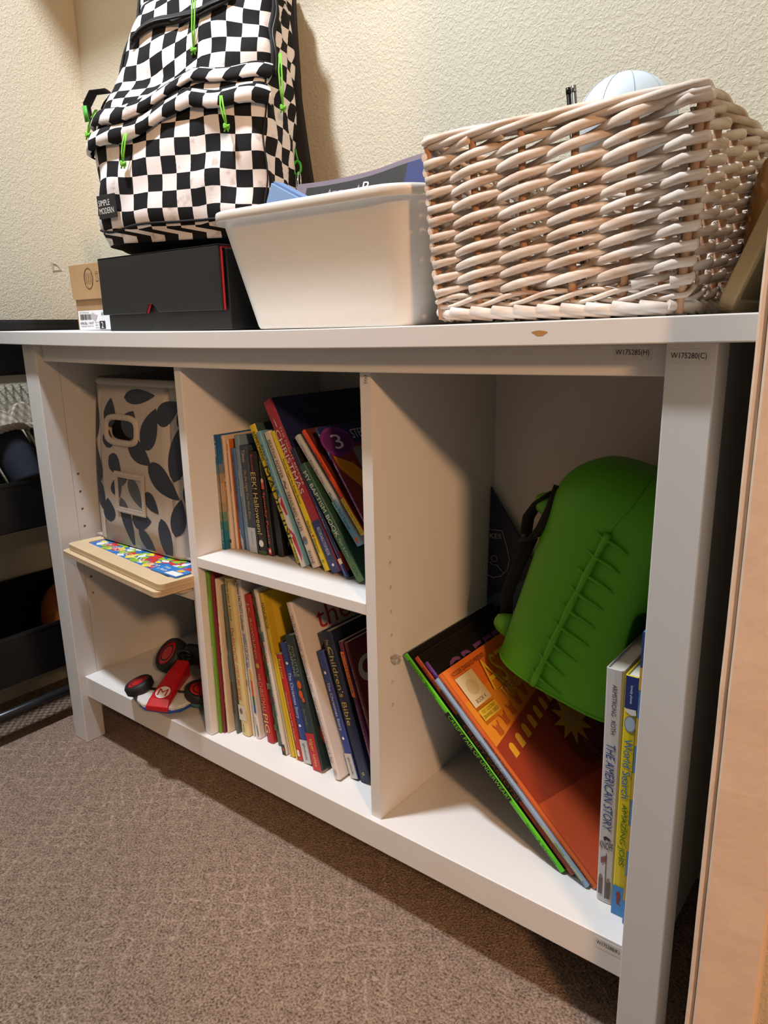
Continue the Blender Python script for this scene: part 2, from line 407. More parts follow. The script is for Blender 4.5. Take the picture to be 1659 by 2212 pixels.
mb, rows = pack_loft(zs, 0.5 * pi, 2.5 * pi, 120)
n = len(zs)
mb.f.append(tuple(reversed(range(120)))); mb.mi.append(1); mb.sm.append(False)
mb.f.append(tuple(range((n - 1) * 120, n * 120))); mb.mi.append(0); mb.sm.append(True)
body = mb.build('body', [M_check, M_bkfab], BP)
# front angle range: a from ~pi (left) to 2 pi (right)
def flap(name, zfun, height, out, a0=1.06 * pi, a1=1.87 * pi):
    mb = MB(); rows = []; nn = 70; sq = 0.0238
    for k, (h, o) in enumerate(((0, out * 0.6), (0.001, out), (height * 0.5, out * 0.95), (height - 0.001, out * 0.6), (height, 0.0005))):
        row = []
        for j in range(nn + 1):
            a = a0 + (a1 - a0) * j / nn
            x = pack_point(a, 0.25)[0]; z = zfun(x) + h; p = pack_point(a, z, o + 0.001); row.append((p[0], p[1], z))
        rows.append(row)
    mb.loft(rows, 0, False, False, True, False)
    for i, row in enumerate(rows):
        u = 0
        for j in range(nn + 1):
            if j: u += math.dist(row[j], row[j - 1])
            mb.uv[i * (nn + 1) + j] = (u / sq + 0.15, (row[j][2] - zfun(row[j][0])) / sq + 0.1 + 3 * (name == 'x'))
    o = mb.build(name, M_check, BP); md = o.modifiers.new('solid', 'SOLIDIFY'); md.thickness = 0.0025; md.offset = 1
    return o
z1f = lambda x: 0.1745 - 0.040 * (1 - ss(-0.075, 0.02, x)) + 0.004 * sin(60 * x)
z2f = lambda x: 0.214 - 0.047 * (1 - ss(-0.07, 0.05, x)) + 0.004 * sin(50 * x + 1)
flap('pocket_flap', z1f, 0.021, 0.009); flap('pocket_flap', z2f, 0.019, 0.008)
def seam(name, pts, r, m, flat=1.0):
    b = MB(); b.tube(pts, r, 6, flat=flat); return b.build(name, m, BP)
for f, off in ((z1f, 0.0235), (z2f, 0.0215)):
    pts = []
    for j in range(41):
        a = 1.06 * pi + 0.81 * pi * j / 40; x = pack_point(a, 0.25)[0]; pts.append(pack_point(a, f(x) + off, 0.002))
    seam('piping', pts, 0.0016, M_bkfab)
# main zip bands either side of the front face, and the slanted top pocket zip
for a, z0, z1_ in ((1.90 * pi, 0.225, 0.44), (1.075 * pi, 0.20, 0.44)):
    b = MB(); rows = []
    for i in range(25):
        z = z0 + (z1_ - z0) * i / 24; rows.append([pack_point(a + da, z, 0.0022) for da in (-0.035 * pi, -0.012 * pi, 0.012 * pi, 0.035 * pi)])
    b.loft(rows, 0, False, False, True, False); o = b.build('zip_band', M_bkfab, BP); md = o.modifiers.new('solid', 'SOLIDIFY'); md.thickness = 0.003; md.offset = 1
    seam('zip', [pack_point(a, z0 + (z1_ - z0) * i / 24, 0.0055) for i in range(25)], 0.0017, M_black)
# top pocket: a raised rim round a black zip slot
rows = []; b = MB()
for i in range(21):
    t = i / 20; a = 1.33 * pi + 0.28 * pi * t; z = 0.286 + 0.046 * t; w = 0.0075 * min(1, 4 * t + 0.35, 4 * (1 - t) + 0.35)
    rows.append([pack_point(a, z + w * k, 0.004) for k in (-1, -0.4, 0.4, 1)])
b.loft(rows, 0, False, False, True, False); o = b.build('pocket_zip', M_bkfab, BP); md = o.modifiers.new('solid', 'SOLIDIFY'); md.thickness = 0.003; md.offset = 1
seam('zip', [pack_point(1.345 * pi + 0.25 * pi * i / 20, 0.288 + 0.042 * i / 20, 0.009) for i in range(21)], 0.0016, M_black)
# bottom piping seam
seam('piping', [pack_point(pi + pi * j / 50, 0.020 + 0.004 * sin(j * 0.3), 0.001) for j in range(51)], 0.0018, M_bkfab)
# side front corner seam
seam('seam', [pack_point(1.86 * pi, 0.03 + 0.19 * j / 20, 0.001) for j in range(21)], 0.0014, M_bkfab)
# rubber brand patch
pa, pz0, pz1 = (1.262 * pi, 1.405 * pi), 0.034, 0.067
P0 = [Vector(pack_point(pa[0] + 0.006 * pi, z, 0.003)) for z in (pz0, pz1)]; P1 = [Vector(pack_point(pa[1], z, 0.003)) for z in (pz0, pz1)]
u = (P1[0] - P0[0]); up = (P0[1] - P0[0]); nrm = u.cross(up).normalized()
O = P0[0] + nrm * 0.003
b = MB(); q = [O, O + u, O + u + up, O + up]
b.add([p for p in q] + [p + nrm * 0.002 for p in q], [(3, 2, 1, 0), (4, 5, 6, 7), (0, 1, 5, 4), (1, 2, 6, 5), (2, 3, 7, 6), (3, 0, 4, 7)])
pt = b.build('brand_patch', mat('black_rubber', '#18181a', 0.55), BP, bevel=0.0006); pt['label'] = 'black rubber patch with pale lettering'
p = Print(); O2 = O + nrm * 0.0023
p.text('SIMPLE', O2 + u * 0.08 + up * 0.54, u * 0.62, up * 0.25, '#E8E4E0'); p.text('MODERN', O2 + u * 0.08 + up * 0.2, u * 0.80, up * 0.25, '#E8E4E0')
p.build('patch_print', pt)
# lime cord pulls with knots
M_lime = mat('lime_cord', '#79C938', 0.6, (1500, 0.3, 0.0005))
def pull(a, z, dz, sway, name='cord_pull', out=0.010):
    x, y, _ = pack_point(a, z, out); b = MB()
    for s in (-1, 1):
        b.tube([(x + s * 0.0012, y, z), (x + s * 0.0022 + sway * 0.3, y - 0.003, z - dz * 0.33), (x + s * 0.002 + sway * 0.7, y - 0.003, z - dz * 0.66), (x + sway, y - 0.001, z - dz)], 0.0013, 6)
    kx, kz = x + sway, z - dz
    for k in range(3): b.tube([(kx + 0.0035 * cos(t), y - 0.001 + 0.0035 * sin(t), kz + 0.0018 * sin(t * 2 + k) - 0.001 * k) for t in [2 * pi * i / 12 for i in range(12)]], 0.0014, 6, closed=True)
    for s in (-1, 1): b.tube([(kx, y - 0.001, kz), (kx + s * 0.003, y - 0.002, kz - 0.008)], 0.0012, 6)
    o = b.build(name, M_lime, BP); o['label'] = 'lime green knotted cord pull'
pull(1.455 * pi, 0.146, 0.040, -0.006, out=0.012); pull(1.60 * pi, 0.182, 0.040, 0.008, out=0.012); pull(1.51 * pi, 0.345, 0.080, -0.004, out=0.020)
pull(1.925 * pi, 0.255, 0.072, 0.004); pull(1.10 * pi, 0.200, 0.034, -0.016, out=0.012)
# left webbing loop
x, y, z = pack_point(1.11 * pi, 0.205, 0.004); y += 0.012; x -= 0.004; b = MB()
b.tube([(x + 0.02, y - 0.02, 0.222), (x - 0.006, y - 0.02, 0.222), (x - 0.018, y - 0.02, 0.205), (x - 0.014, y - 0.02, 0.186), (x + 0.006, y - 0.015, 0.178)], 0.0095, 8, flat=0.16, up=(0, 1, 0)); b.build('webbing_loop', M_bkfab, BP)
b = MB(); b.tube([(x - 0.015, y - 0.03, 0.200), (x - 0.011, y - 0.03, 0.178)], 0.004, 8, flat=0.4); b.build('tab', mat('green_tab', '#3F9A2A', 0.6), BP)
# padded back panel and shoulder strap
b = MB(); rings = []
for i in range(25):
    t = i / 24; z = 0.40 - 0.37 * t; xr = 0.128 + 0.05 * t ** 1.4; wd = 0.042
    rings.append([(xr - wd, -0.022, z), (xr, -0.022, z), (xr + 0.004, -0.014, z), (xr, -0.005, z), (xr - wd, -0.005, z)])
b.loft(rings); b.build('shoulder_strap', M_mesh, BP)
b = MB(); rings = []
for i in range(20):
    z = 0.012 + 0.42 * i / 19; hl, hr, dp = pack_section(z); rings.append([(-hl * 0.9, -0.008, z), (hr * 0.97, -0.008, z), (hr * 0.97, 0.006, z), (-hl * 0.9, 0.006, z)])
b.loft(rings, smooth=False); b.build('back_panel', M_bkfab, BP)
# green carabiner, key ring and chain on the side
cx, cy, cz = pack_point(0.0, 0.125, 0.006); cy = -0.045
M_chrome = mat('chrome', '#d7d7d5', 0.15, metal=1.0)
b = MB(); b.tube([(cx, cy, cz + 0.022), (cx + 0.002, cy + 0.001, cz + 0.012), (cx + 0.005, cy + 0.003, cz)], 0.0012, 6)
b.tube([(cx + 0.003 + 0.006 * cos(t), cy, cz - 0.006 + 0.010 * sin(t)) for t in [2 * pi * i / 20 for i in range(20)]], 0.0019, 6, closed=True)
b.build('clip', mat('green_clip', '#35B52E', 0.4), BP)
b = MB(); b.tube([(cx + 0.006, cy + 0.006 * cos(t), cz - 0.024 + 0.012 * sin(t)) for t in [2 * pi * i / 24 for i in range(24)]], 0.0014, 6, closed=True)
for k in range(7):
    zc = cz - 0.038 - 0.0055 * k
    b.tube([((cx + 0.006 + (0.0028 * cos(t) if k % 2 else 0)), cy + (0 if k % 2 else 0.0028 * cos(t)), zc + 0.0042 * sin(t)) for t in [2 * pi * i / 12 for i in range(12)]], 0.0009, 5, closed=True)
b.build('key_ring', M_chrome, BP)
b = MB(); b.tube([(cx + 0.006, cy, cz - 0.078), (cx + 0.006, cy, cz - 0.088)], [0.004, 0.006], 10, flat=0.4); b.build('charm', M_black, BP)

# ---------------------------------------------------------------- black storage box with flap lid
BX0, BX1, BY0, BY1 = 0.179, 0.478, 0.062, 0.275
M_leather = mat('black_leatherette', '#0c0c0d', 0.5, (700, 0.12, 0.0006)); M_red = mat('red_lining', '#B3202C', 0.6)
bb = thing('storage_box', 'low black leatherette box with a red-lined flap lid beneath the checkered backpack', 'box', (0, 0, zt(0.33)))
b = MB(); b.box(BX0, BX1, BY0, BY1, 0, 0.108); b.build('box_body', M_leather, bb, bevel=0.0015)
def flap_outline(x0, x1, zb, ztop):
    c = x0 + (x1 - x0) * 0.445
    return [(x0, ztop), (x0, zb), (c - 0.016, zb), (c - 0.007, zb + 0.0135), (c + 0.004, zb + 0.0135), (c + 0.018, zb + 0.001), (x1, zb), (x1, ztop)]
FX0, FX1 = BX0 - 0.003, BX1 - 0.006
b = MB(); b.prism(flap_outline(FX0, FX1, 0.0265, 0.1135), BY0 - 0.0085, BY0 - 0.0055, 'y'); b.box(FX0, FX1, BY0 - 0.0085, BY1, 0.1105, 0.1135)
b.build('lid_flap', M_leather, bb, bevel=0.001)
b = MB(); b.prism(flap_outline(FX0 + 0.002, FX1 + 0.0022, 0.0268, 0.110), BY0 - 0.0054, BY0 - 0.0035, 'y'); b.box(FX0 + 0.002, FX1 + 0.002, BY0 - 0.0035, BY1, 0.1083, 0.1104)
b.build('lining', M_red, bb)['label'] = 'red lining showing along the flap edge'

# ---------------------------------------------------------------- shoe box
SBX0, SBX1, SBY0, SBY1 = 0.008, 0.172, 0.100, 0.300
M_card = mat('kraft_cardboard', '#B08D62', 0.85, (300, 0.1, 0.0005), 0.05, 60); M_card2 = mat('kraft_cardboard_dark', '#A07F58', 0.85, None, 0.05, 60)
sb = thing('shoe_box', 'small kraft cardboard shoe box with a white label beside the black box', 'box', (0, 0, zt(0.09)))
b = MB(); b.box(SBX0 + 0.004, SBX1 - 0.004, SBY0 + 0.003, SBY1, 0, 0.095); b.build('box_body', M_card2, sb, bevel=0.0008)
b = MB(); b.prism([(SBX0, 0.113), (SBX0 + 0.0025, 0.0575), (SBX0 + 0.008, 0.0535), (SBX1 - 0.008, 0.0535), (SBX1, 0.0565), (SBX1, 0.113)], SBY0 - 0.001, SBY0 + 0.001, 'y'); b.box(SBX0, SBX1, SBY0 + 0.001, SBY1 + 0.003, 0.056, 0.113)
lid = b.build('lid', M_card, sb, bevel=0.0008)
p = Print(); yl = SBY0 - 0.0014
cx, cz = 0.0695, 0.088
b = MB(); b.tube([(cx + 0.0135 * cos(t), yl, cz + 0.017 * sin(t)) for t in [2 * pi * k / 28 for k in range(28)]], 0.0005, 5, closed=True)
for k in range(5): b.tube([(cx - 0.010 + 0.005 * k + 0.0012 * sin(j * 2.1 + k), yl, cz - 0.010 + 0.0048 * j) for j in range(5)], 0.0003, 4)
b.build('logo', ink('#4a3826'), lid)
p.text('SKECH', (0.0905, yl, 0.0815), (0.078, 0, 0), (0, 0, 0.017), '#5b4630'); p.text('SKECH', (0.0910, yl - 0.0002, 0.0824), (0.077, 0, 0), (0, 0, 0.0152), '#A98659'); p.build('lid_print', lid)
b = MB(); b.box(SBX0 + 0.010, SBX0 + 0.118, SBY0 + 0.0018, SBY0 + 0.0028, 0.001, 0.0345); lb = b.build('paper_label', mat('label_paper', '#ECECEE', 0.6), sb)
p = Print(); yl = SBY0 + 0.0014; lx = SBX0 + 0.010
rn = random.Random(5); x = lx + 0.006
while x < lx + 0.041:
    w_ = rn.choice((0.0006, 0.0009, 0.0014)); p.poly([(x, yl, 0.0185), (x + w_, yl, 0.0185), (x + w_, yl, 0.0285), (x, yl, 0.0285)], '#2c2c2e'); x += w_ + rn.choice((0.0006, 0.001))
p.text('40962BL / WHT', (lx + 0.004, yl, 0.0105), (0.044, 0, 0), (0, 0, 0.0046), '#2c2c2e'); p.text('SPACE WHITE / BLUE', (lx + 0.005, yl, 0.0302), (0.030, 0, 0), (0, 0, 0.0022), '#555555')
p.text('PREMIUM STRETCH', (lx + 0.006, yl, 0.0065), (0.040, 0, 0), (0, 0, 0.0022), '#555555')
p.poly([(lx + 0.066, yl, 0.0025), (lx + 0.084, yl, 0.0025), (lx + 0.084, yl, 0.0160), (lx + 0.066, yl, 0.0160)], '#1d1d1f'); p.text('2', (lx + 0.0715, yl - 0.0003, 0.0042), (0.007, 0, 0), (0, 0, 0.0102), '#F2F2F2')
for k, t in enumerate(('EUR 33.5', 'UK 1', 'CM 21')): p.text(t, (lx + 0.052, yl, 0.0125 - 0.0045 * k), (0.0125, 0, 0), (0, 0, 0.0024), '#333333')
p.poly([(lx + 0.050 + 0.012 * cos(t) * (1 + 0.25 * sin(2 * t)), yl, 0.0235 + 0.006 * sin(t) + 0.002 * cos(3 * t)) for t in [2 * pi * k / 18 for k in range(18)]], '#B9B2B4')
p.text('AF', (lx + 0.074, yl, 0.025), (0.007, 0, 0), (0, 0, 0.006), '#222222'); p.build('label_print', lb)

# ---------------------------------------------------------------- white plastic tub and what lies in it
M_tub = mat('translucent_white_plastic', '#E6E0D6', 0.32, spec=0.5)
M_tub.node_tree.nodes['Principled BSDF'].inputs['Subsurface Weight'].default_value = 0.25
M_tub.node_tree.nodes['Principled BSDF'].inputs['Subsurface Radius'].default_value = (0.02, 0.012, 0.006)
tub = thing('dish_tub', 'white plastic tub with a rolled rim between the black box and the wicker basket', 'tub', (0, 0, zt(0.66)))
def tub_ring(t, z, off=0.0, rr_=0.0):
    # t 0 bottom .. 1 rim
    return rrect(0.524 - 0.038 * t - off, 0.800 + 0.018 * t + off, 0.052 - 0.026 * t - off, 0.262 + 0.022 * t + off, 0.036 + 0.012 * t + off, z, 8)
b = MB(); Ht = 0.147
rings = [tub_ring(0, 0.0, -0.006), tub_ring(0, 0.0012, -0.001), tub_ring(0.03, 0.005)]
for k in range(1, 9): rings.append(tub_ring(0.03 + 0.94 * k / 8, 0.005 + (Ht - 0.016) * k / 8))
rings += [tub_ring(1, Ht - 0.0105, 0.002), tub_ring(1, Ht - 0.013, 0.007), tub_ring(1, Ht - 0.012, 0.0088), tub_ring(1, Ht - 0.004, 0.0088), tub_ring(1, Ht - 0.001, 0.0078), tub_ring(1, Ht, 0.005), tub_ring(1, Ht, 0.001), tub_ring(1, Ht - 0.002, -0.0022)]
for k in range(8, -1, -1): rings.append(tub_ring(0.03 + 0.94 * k / 8, 0.006 + (Ht - 0.016) * k / 8, -0.0022))
b.loft(rings, 0, True, True); b.build('tub_shell', M_tub, tub)
zt0 = zt(0.66)
# contents stand on the tub's floor
bc = thing('card_box', 'long pale blue card box tipped up at the left end of the white tub', 'box', (0.562 - 0.0241, 0.073, zt0 + 0.1350), (0, radians(26), 0))
b = MB(); b.box(0.0, 0.232, 0.0, 0.022, 0.0, 0.052); b.build('card_sleeve', mat('pale_blue_card', '#86A6D2', 0.5), bc, bevel=0.0008)
b = MB(); b.box(0.002, 0.230, 0.002, 0.020, 0.0522, 0.055); b.build('card_lid', mat('blue_card_edge', '#6d8cbc', 0.5), bc)
mg = thing('magazine', 'glossy black and mauve magazine propped across the white tub', 'magazine', (0.515, 0.098, zt0 + 0.003), (radians(-20), 0, 0))
def mgh(x): return 0.207 + 0.008 * ss(0.02, 0.24, x) + 0.004 * ss(0.12, 0.2, x)
b = MB(); rows = []
for i in range(25):
    x = 0.252 * i / 24; yc = 0.006 * sin(x * 14)
    rows.append([(x, yc, 0.0), (x, yc + 0.004, 0.0), (x, yc + 0.004, mgh(x)), (x, yc, mgh(x))])
b.loft(rows, 0, smooth=False); mcov = b.build('cover', mat('mauve_gloss', '#6f6474', 0.3), mg)
p = Print()
def mgp(x, z): return (x, 0.006 * sin(x * 14) - 0.0016, z)
xs = [0.02 + 0.228 * k / 16 for k in range(17)]
for x0_, x1_ in zip(xs, xs[1:]): p.poly([mgp(x0_, 0.08), mgp(x1_, 0.08), mgp(x1_, mgh(x1_) - 0.008), mgp(x0_, mgh(x0_) - 0.008)], '#0b0a0f' if x1_ < 0.205 else '#1b2a66')
def mgq(x, z): q = mgp(x, z); return (q[0], q[1] - 0.0006, q[2])
for x0_ in (0.045, 0.095): p.poly([mgq(x0_, 0.152), mgq(x0_ + 0.018, 0.194), mgq(x0_ + 0.036, 0.152), mgq(x0_ + 0.033, 0.152), mgq(x0_ + 0.018, 0.189), mgq(x0_ + 0.003, 0.152)], '#8f8698')
for x0_ in (0.068, 0.079): p.poly([mgq(x0_, 0.1885), mgq(x0_ + 0.007, 0.1885), mgq(x0_ + 0.007, 0.190), mgq(x0_, 0.190)], '#77708a')
p.text('R.', mgq(0.120, 0.181), (0.018, 0, 0), (0, 0, 0.015), '#E8E6E4'); p.build('cover_print', mcov)
wrap = thing('wrapper', 'dark blue crinkled plastic wrapper at the right end of the white tub', 'wrapper', (0.760, 0.205, zt0 + 0.070))
b = MB(); rings = []
rn = random.Random(11)
for i in range(12):
    a = i / 11 * pi
    rings.append([(0.03 * cos(t) * sin(a) * (1 + 0.25 * rn.random()), 0.035 * sin(t) * sin(a) * (1 + 0.25 * rn.random()), 0.048 - 0.048 * cos(a)) for t in [2 * pi * k / 14 for k in range(14)]])
b.loft(rings, 0, smooth=False); b.build('wrapper_film', mat('navy_film', '#1B2A66', 0.25), wrap)

# ---------------------------------------------------------------- wicker basket
def wicker_material(name, c1, c2, c3):
    m = bpy.data.materials.new(name); m.use_nodes = True; nt = m.node_tree; b = nt.nodes['Principled BSDF']; b.inputs['Roughness'].default_value = 0.65
    tc = nt.nodes.new('ShaderNodeTexCoord'); n = nt.nodes.new('ShaderNodeTexNoise'); n.inputs['Scale'].default_value = 45; n.inputs['Detail'].default_value = 6
    mp = nt.nodes.new('ShaderNodeMapping'); mp.inputs['Scale'].default_value = (0.5, 0.5, 3)
    r = nt.nodes.new('ShaderNodeValToRGB'); e = r.color_ramp.elements; e[0].position = 0.3; e[1].position = 0.62
    e[0].color = (*lin(c1), 1); e[1].color = (*lin(c3), 1); x = r.color_ramp.elements.new(0.46); x.color = (*lin(c2), 1)
    bn = nt.nodes.new('ShaderNodeBump'); bn.inputs['Strength'].default_value = 0.35; bn.inputs['Distance'].default_value = 0.001
    L = nt.links.new; L(tc.outputs['Object'], mp.inputs['Vector']); L(mp.outputs['Vector'], n.inputs['Vector']); L(n.outputs['Fac'], r.inputs['Fac']); L(r.outputs['Color'], b.inputs['Base Color'])
    L(n.outputs['Fac'], bn.inputs['Height']); L(bn.outputs['Normal'], b.inputs['Normal'])
    return m
M_wick = wicker_material('whitewashed_willow', '#BFA189', '#D6C2B0', '#E6DACE'); M_stake = mat('bare_willow', '#BC8F6B', 0.7, (200, 0.3, 0.001), 0.15, 60)
bk = thing('wicker_basket', 'whitewashed rectangular wicker basket at the right end of the bookcase top', 'basket', (0, 0, zt(0.97)))
KX0, KX1, KY0, KY1, KH = 0.846, 1.090, 0.036, 0.285, 0.178
NX, NY = 5, 5
def bpt(s, z, off=0.0):
    """point on the basket wall: s runs 0..2(NX+NY) stakes round the plan from the front left corner"""
    t = z / KH; fl = 0.009 * t + off; x0, x1, y0, y1 = KX0 - fl, KX1 + fl * 1.1, KY0 - fl * 1.6, KY1 + fl
    s = s % (2 * (NX + NY)); r = 0.012
    if s < NX: p = Vector((x0 + (x1 - x0) * s / NX, y0, z)); nn = Vector((0, -1, 0))
    elif s < NX + NY: p = Vector((x1, y0 + (y1 - y0) * (s - NX) / NY, z)); nn = Vector((1, 0, 0))
    elif s < 2 * NX + NY: p = Vector((x1 - (x1 - x0) * (s - NX - NY) / NX, y1, z)); nn = Vector((0, 1, 0))
    else: p = Vector((x0, y1 - (y1 - y0) * (s - 2 * NX - NY) / NY, z)); nn = Vector((-1, 0, 0))
    return p, nn
NS = 2 * (NX + NY)
b = MB(); zb0, zb1, dz = 0.030, KH - 0.008, 0.0068
rows_n = int((zb1 - zb0) / dz)
rn = random.Random(4)
for r in range(-int(NS * 1.45), rows_n + 1):
    # one strand: climbs dz per stake, over one stake and under the next
    run = []
    for k in range(NS * 6 + 1):
        s = k / 6; z = zb0 + dz * (r + 1.45 * s)
        if z < zb0 or z > zb1: continue
        run.append((s, z))
    if len(run) < 4: continue
    jit = rn.uniform(-0.0012, 0.0012); rad = rn.uniform(0.0042, 0.0050)
    pts = []; rs = []
    for s, z in run:
        p, nn = bpt(s, z + jit); ph = cos(pi * (s + r))
        pts.append(p + nn * (0.0066 * ph)); rs.append(rad * (0.80 + 0.20 * ph))
    b.tube(pts, rs, 8, 0, flat=0.62, up=(0, 0, 1))
weave = b.build('woven_wall', M_wick, bk)
for i in range(NS):
    b = MB(); b.tube([bpt(i + (0.02 if i % 5 == 0 else 0), z)[0] for z in (0.004, 0.05, 0.1, 0.15, KH - 0.004)], 0.0037, 8)
    if i == NX:  # doubled corner stakes at the front right
        b.tube([bpt(i + 0.32, z)[0] for z in (0.004, 0.06, 0.12, KH - 0.006)], 0.0034, 8)
    b.build('stake', M_stake, bk)
b = MB()
for ph in range(4):
    pts = []
    for k in range(NS * 8):
        s = k / 8; p, nn = bpt(s, KH - 0.004); a = 2 * pi * (s / 4.3 + ph / 4)
        pts.append(p + nn * (0.0050 * cos(a)) + Vector((0, 0, 0.0042 * sin(a))))
    b.tube(pts, 0.0036, 7, closed=True)
b.build('braided_rim', M_wick, bk)
b = MB()
for ph in range(3):
    pts = []
    for k in range(NS * 8):
        s = k / 8; p, nn = bpt(s, 0.0215); a = 2 * pi * (s / 2.2 + ph / 3)
        pts.append(p + nn * (0.002 + 0.0030 * cos(a)) + Vector((0, 0, 0.0055 * sin(a))))
    b.tube(pts, 0.0026, 6, closed=True)
b.build('bottom_wale', M_wick, bk)
b = MB()
for i in range(NS * 2):
    s = i / 2; z0_, z1_ = 0.0115, 0.0048
    p0, n0 = bpt(s - 0.15, z0_); pm, nm = bpt(s + 0.3, 0.0085); p1, n1 = bpt(s + 0.8, z1_)
    b.tube([p0 + n0 * 0.007, pm + nm * 0.006, p1 + n1 * 0.0015], [0.0048, 0.0052, 0.0040], 8, flat=0.7, up=(0, 0, 1))
b.build('foot_border', M_wick, bk)
b = MB(); b.box(KX0, KX1, KY0, KY1, 0.006, 0.011); b.build('basket_floor', M_stake, bk)

ball = thing('toy_ball', 'pale blue-white ball with thin seam lines poking up out of the wicker basket', 'ball', (0.990, 0.150, zt(0.95) + 0.186))
b = MB(); rb = 0.050
rings = [[(rb * sin(a) * cos(t), rb * sin(a) * sin(t), -rb * cos(a)) for t in [2 * pi * k / 40 for k in range(40)]] for a in [0.02 + (pi - 0.04) * i / 24 for i in range(25)]]
b.loft(rings); b.build('ball_skin', mat('pale_blue_vinyl', '#DDE8F0', 0.35), ball)
b = MB()
for q in range(5):
    b.tube([(rb * 1.001 * sin(a) * cos(q * 0.63 + 0.2), rb * 1.001 * sin(a) * sin(q * 0.63 + 0.2), rb * 1.001 * cos(a)) for a in [-pi / 2 + pi * k / 30 for k in range(31)]], 0.0004, 5)
b.build('seam_line', ink('#9fb4c4'), ball)
ps = thing('metal_clasp', 'small dark metal clasp with two prongs behind the pale ball in the basket', 'clasp', (0.950, 0.168, zt(0.95) + 0.02), (0, radians(-8), 0))
for k, c in ((0, '#2c2a28'), (1, '#8a8680')):
    b = MB(); b.tube([(0.006 * k, 0, 0), (0.006 * k, 0, 0.220)], 0.0026, 8); b.tube([(0.006 * k, 0, 0.216), (0.006 * k, 0, 0.222)], 0.0029, 8); b.build('prong', mat('metal_' + c[1:], c, 0.3, metal=0.8), ps)

# ---------------------------------------------------------------- brown tray leaning between basket and jamb
br = thing('wooden_tray', 'tan wooden tray with a raised rim leaning at the right of the wicker basket', 'tray', (1.113, 0.052, zt(1.12)), (0, radians(21.5), 0))
M_tan = mat('tan_wood', '#A98C62', 0.55, (120, 0.1, 0.001), 0.08, 25); M_tan2 = mat('tan_wood_panel', '#8F7350', 0.6, None, 0.08, 25)
b = MB(); zr = 0.19
fr = rrect(0, 0.21, 0.003, 0.26, 0.018, 0)
fi = rrect(0.014, 0.196, 0.017, 0.246, 0.010, 0)
def yzp(r, x): return [(x, q[0], q[1]) for q in r]
b.loft([yzp(fr, 0.0), yzp(fr, 0.013), yzp(fi, 0.013), yzp(fi, 0.0085)], 0, True, True, smooth=False); b.build('tray_rim', M_tan, br, bevel=0.0015)
b = MB(); b.loft([yzp(fi, 0.0078), yzp(fi, 0.0092)], 0, smooth=False); b.build('tray_panel', M_tan2, br)
ob = thing('orange_gourd', 'dull orange rounded ornament half hidden behind the leaning tan tray', 'ornament', (1.118, 0.205, zt(1.12) + 0.034))
b = MB(); rings = []
for i in range(17):
    a = i / 16 * pi; rings.append([(0.017 * sin(a) * cos(t), 0.045 * sin(a) * sin(t), 0.04 - 0.075 * cos(a) ) for t in [2 * pi * k / 24 for k in range(24)]])
b.loft(rings); b.build('gourd_skin', mat('dull_orange', '#8A5A1E', 0.5, None, 0.1, 40), ob)

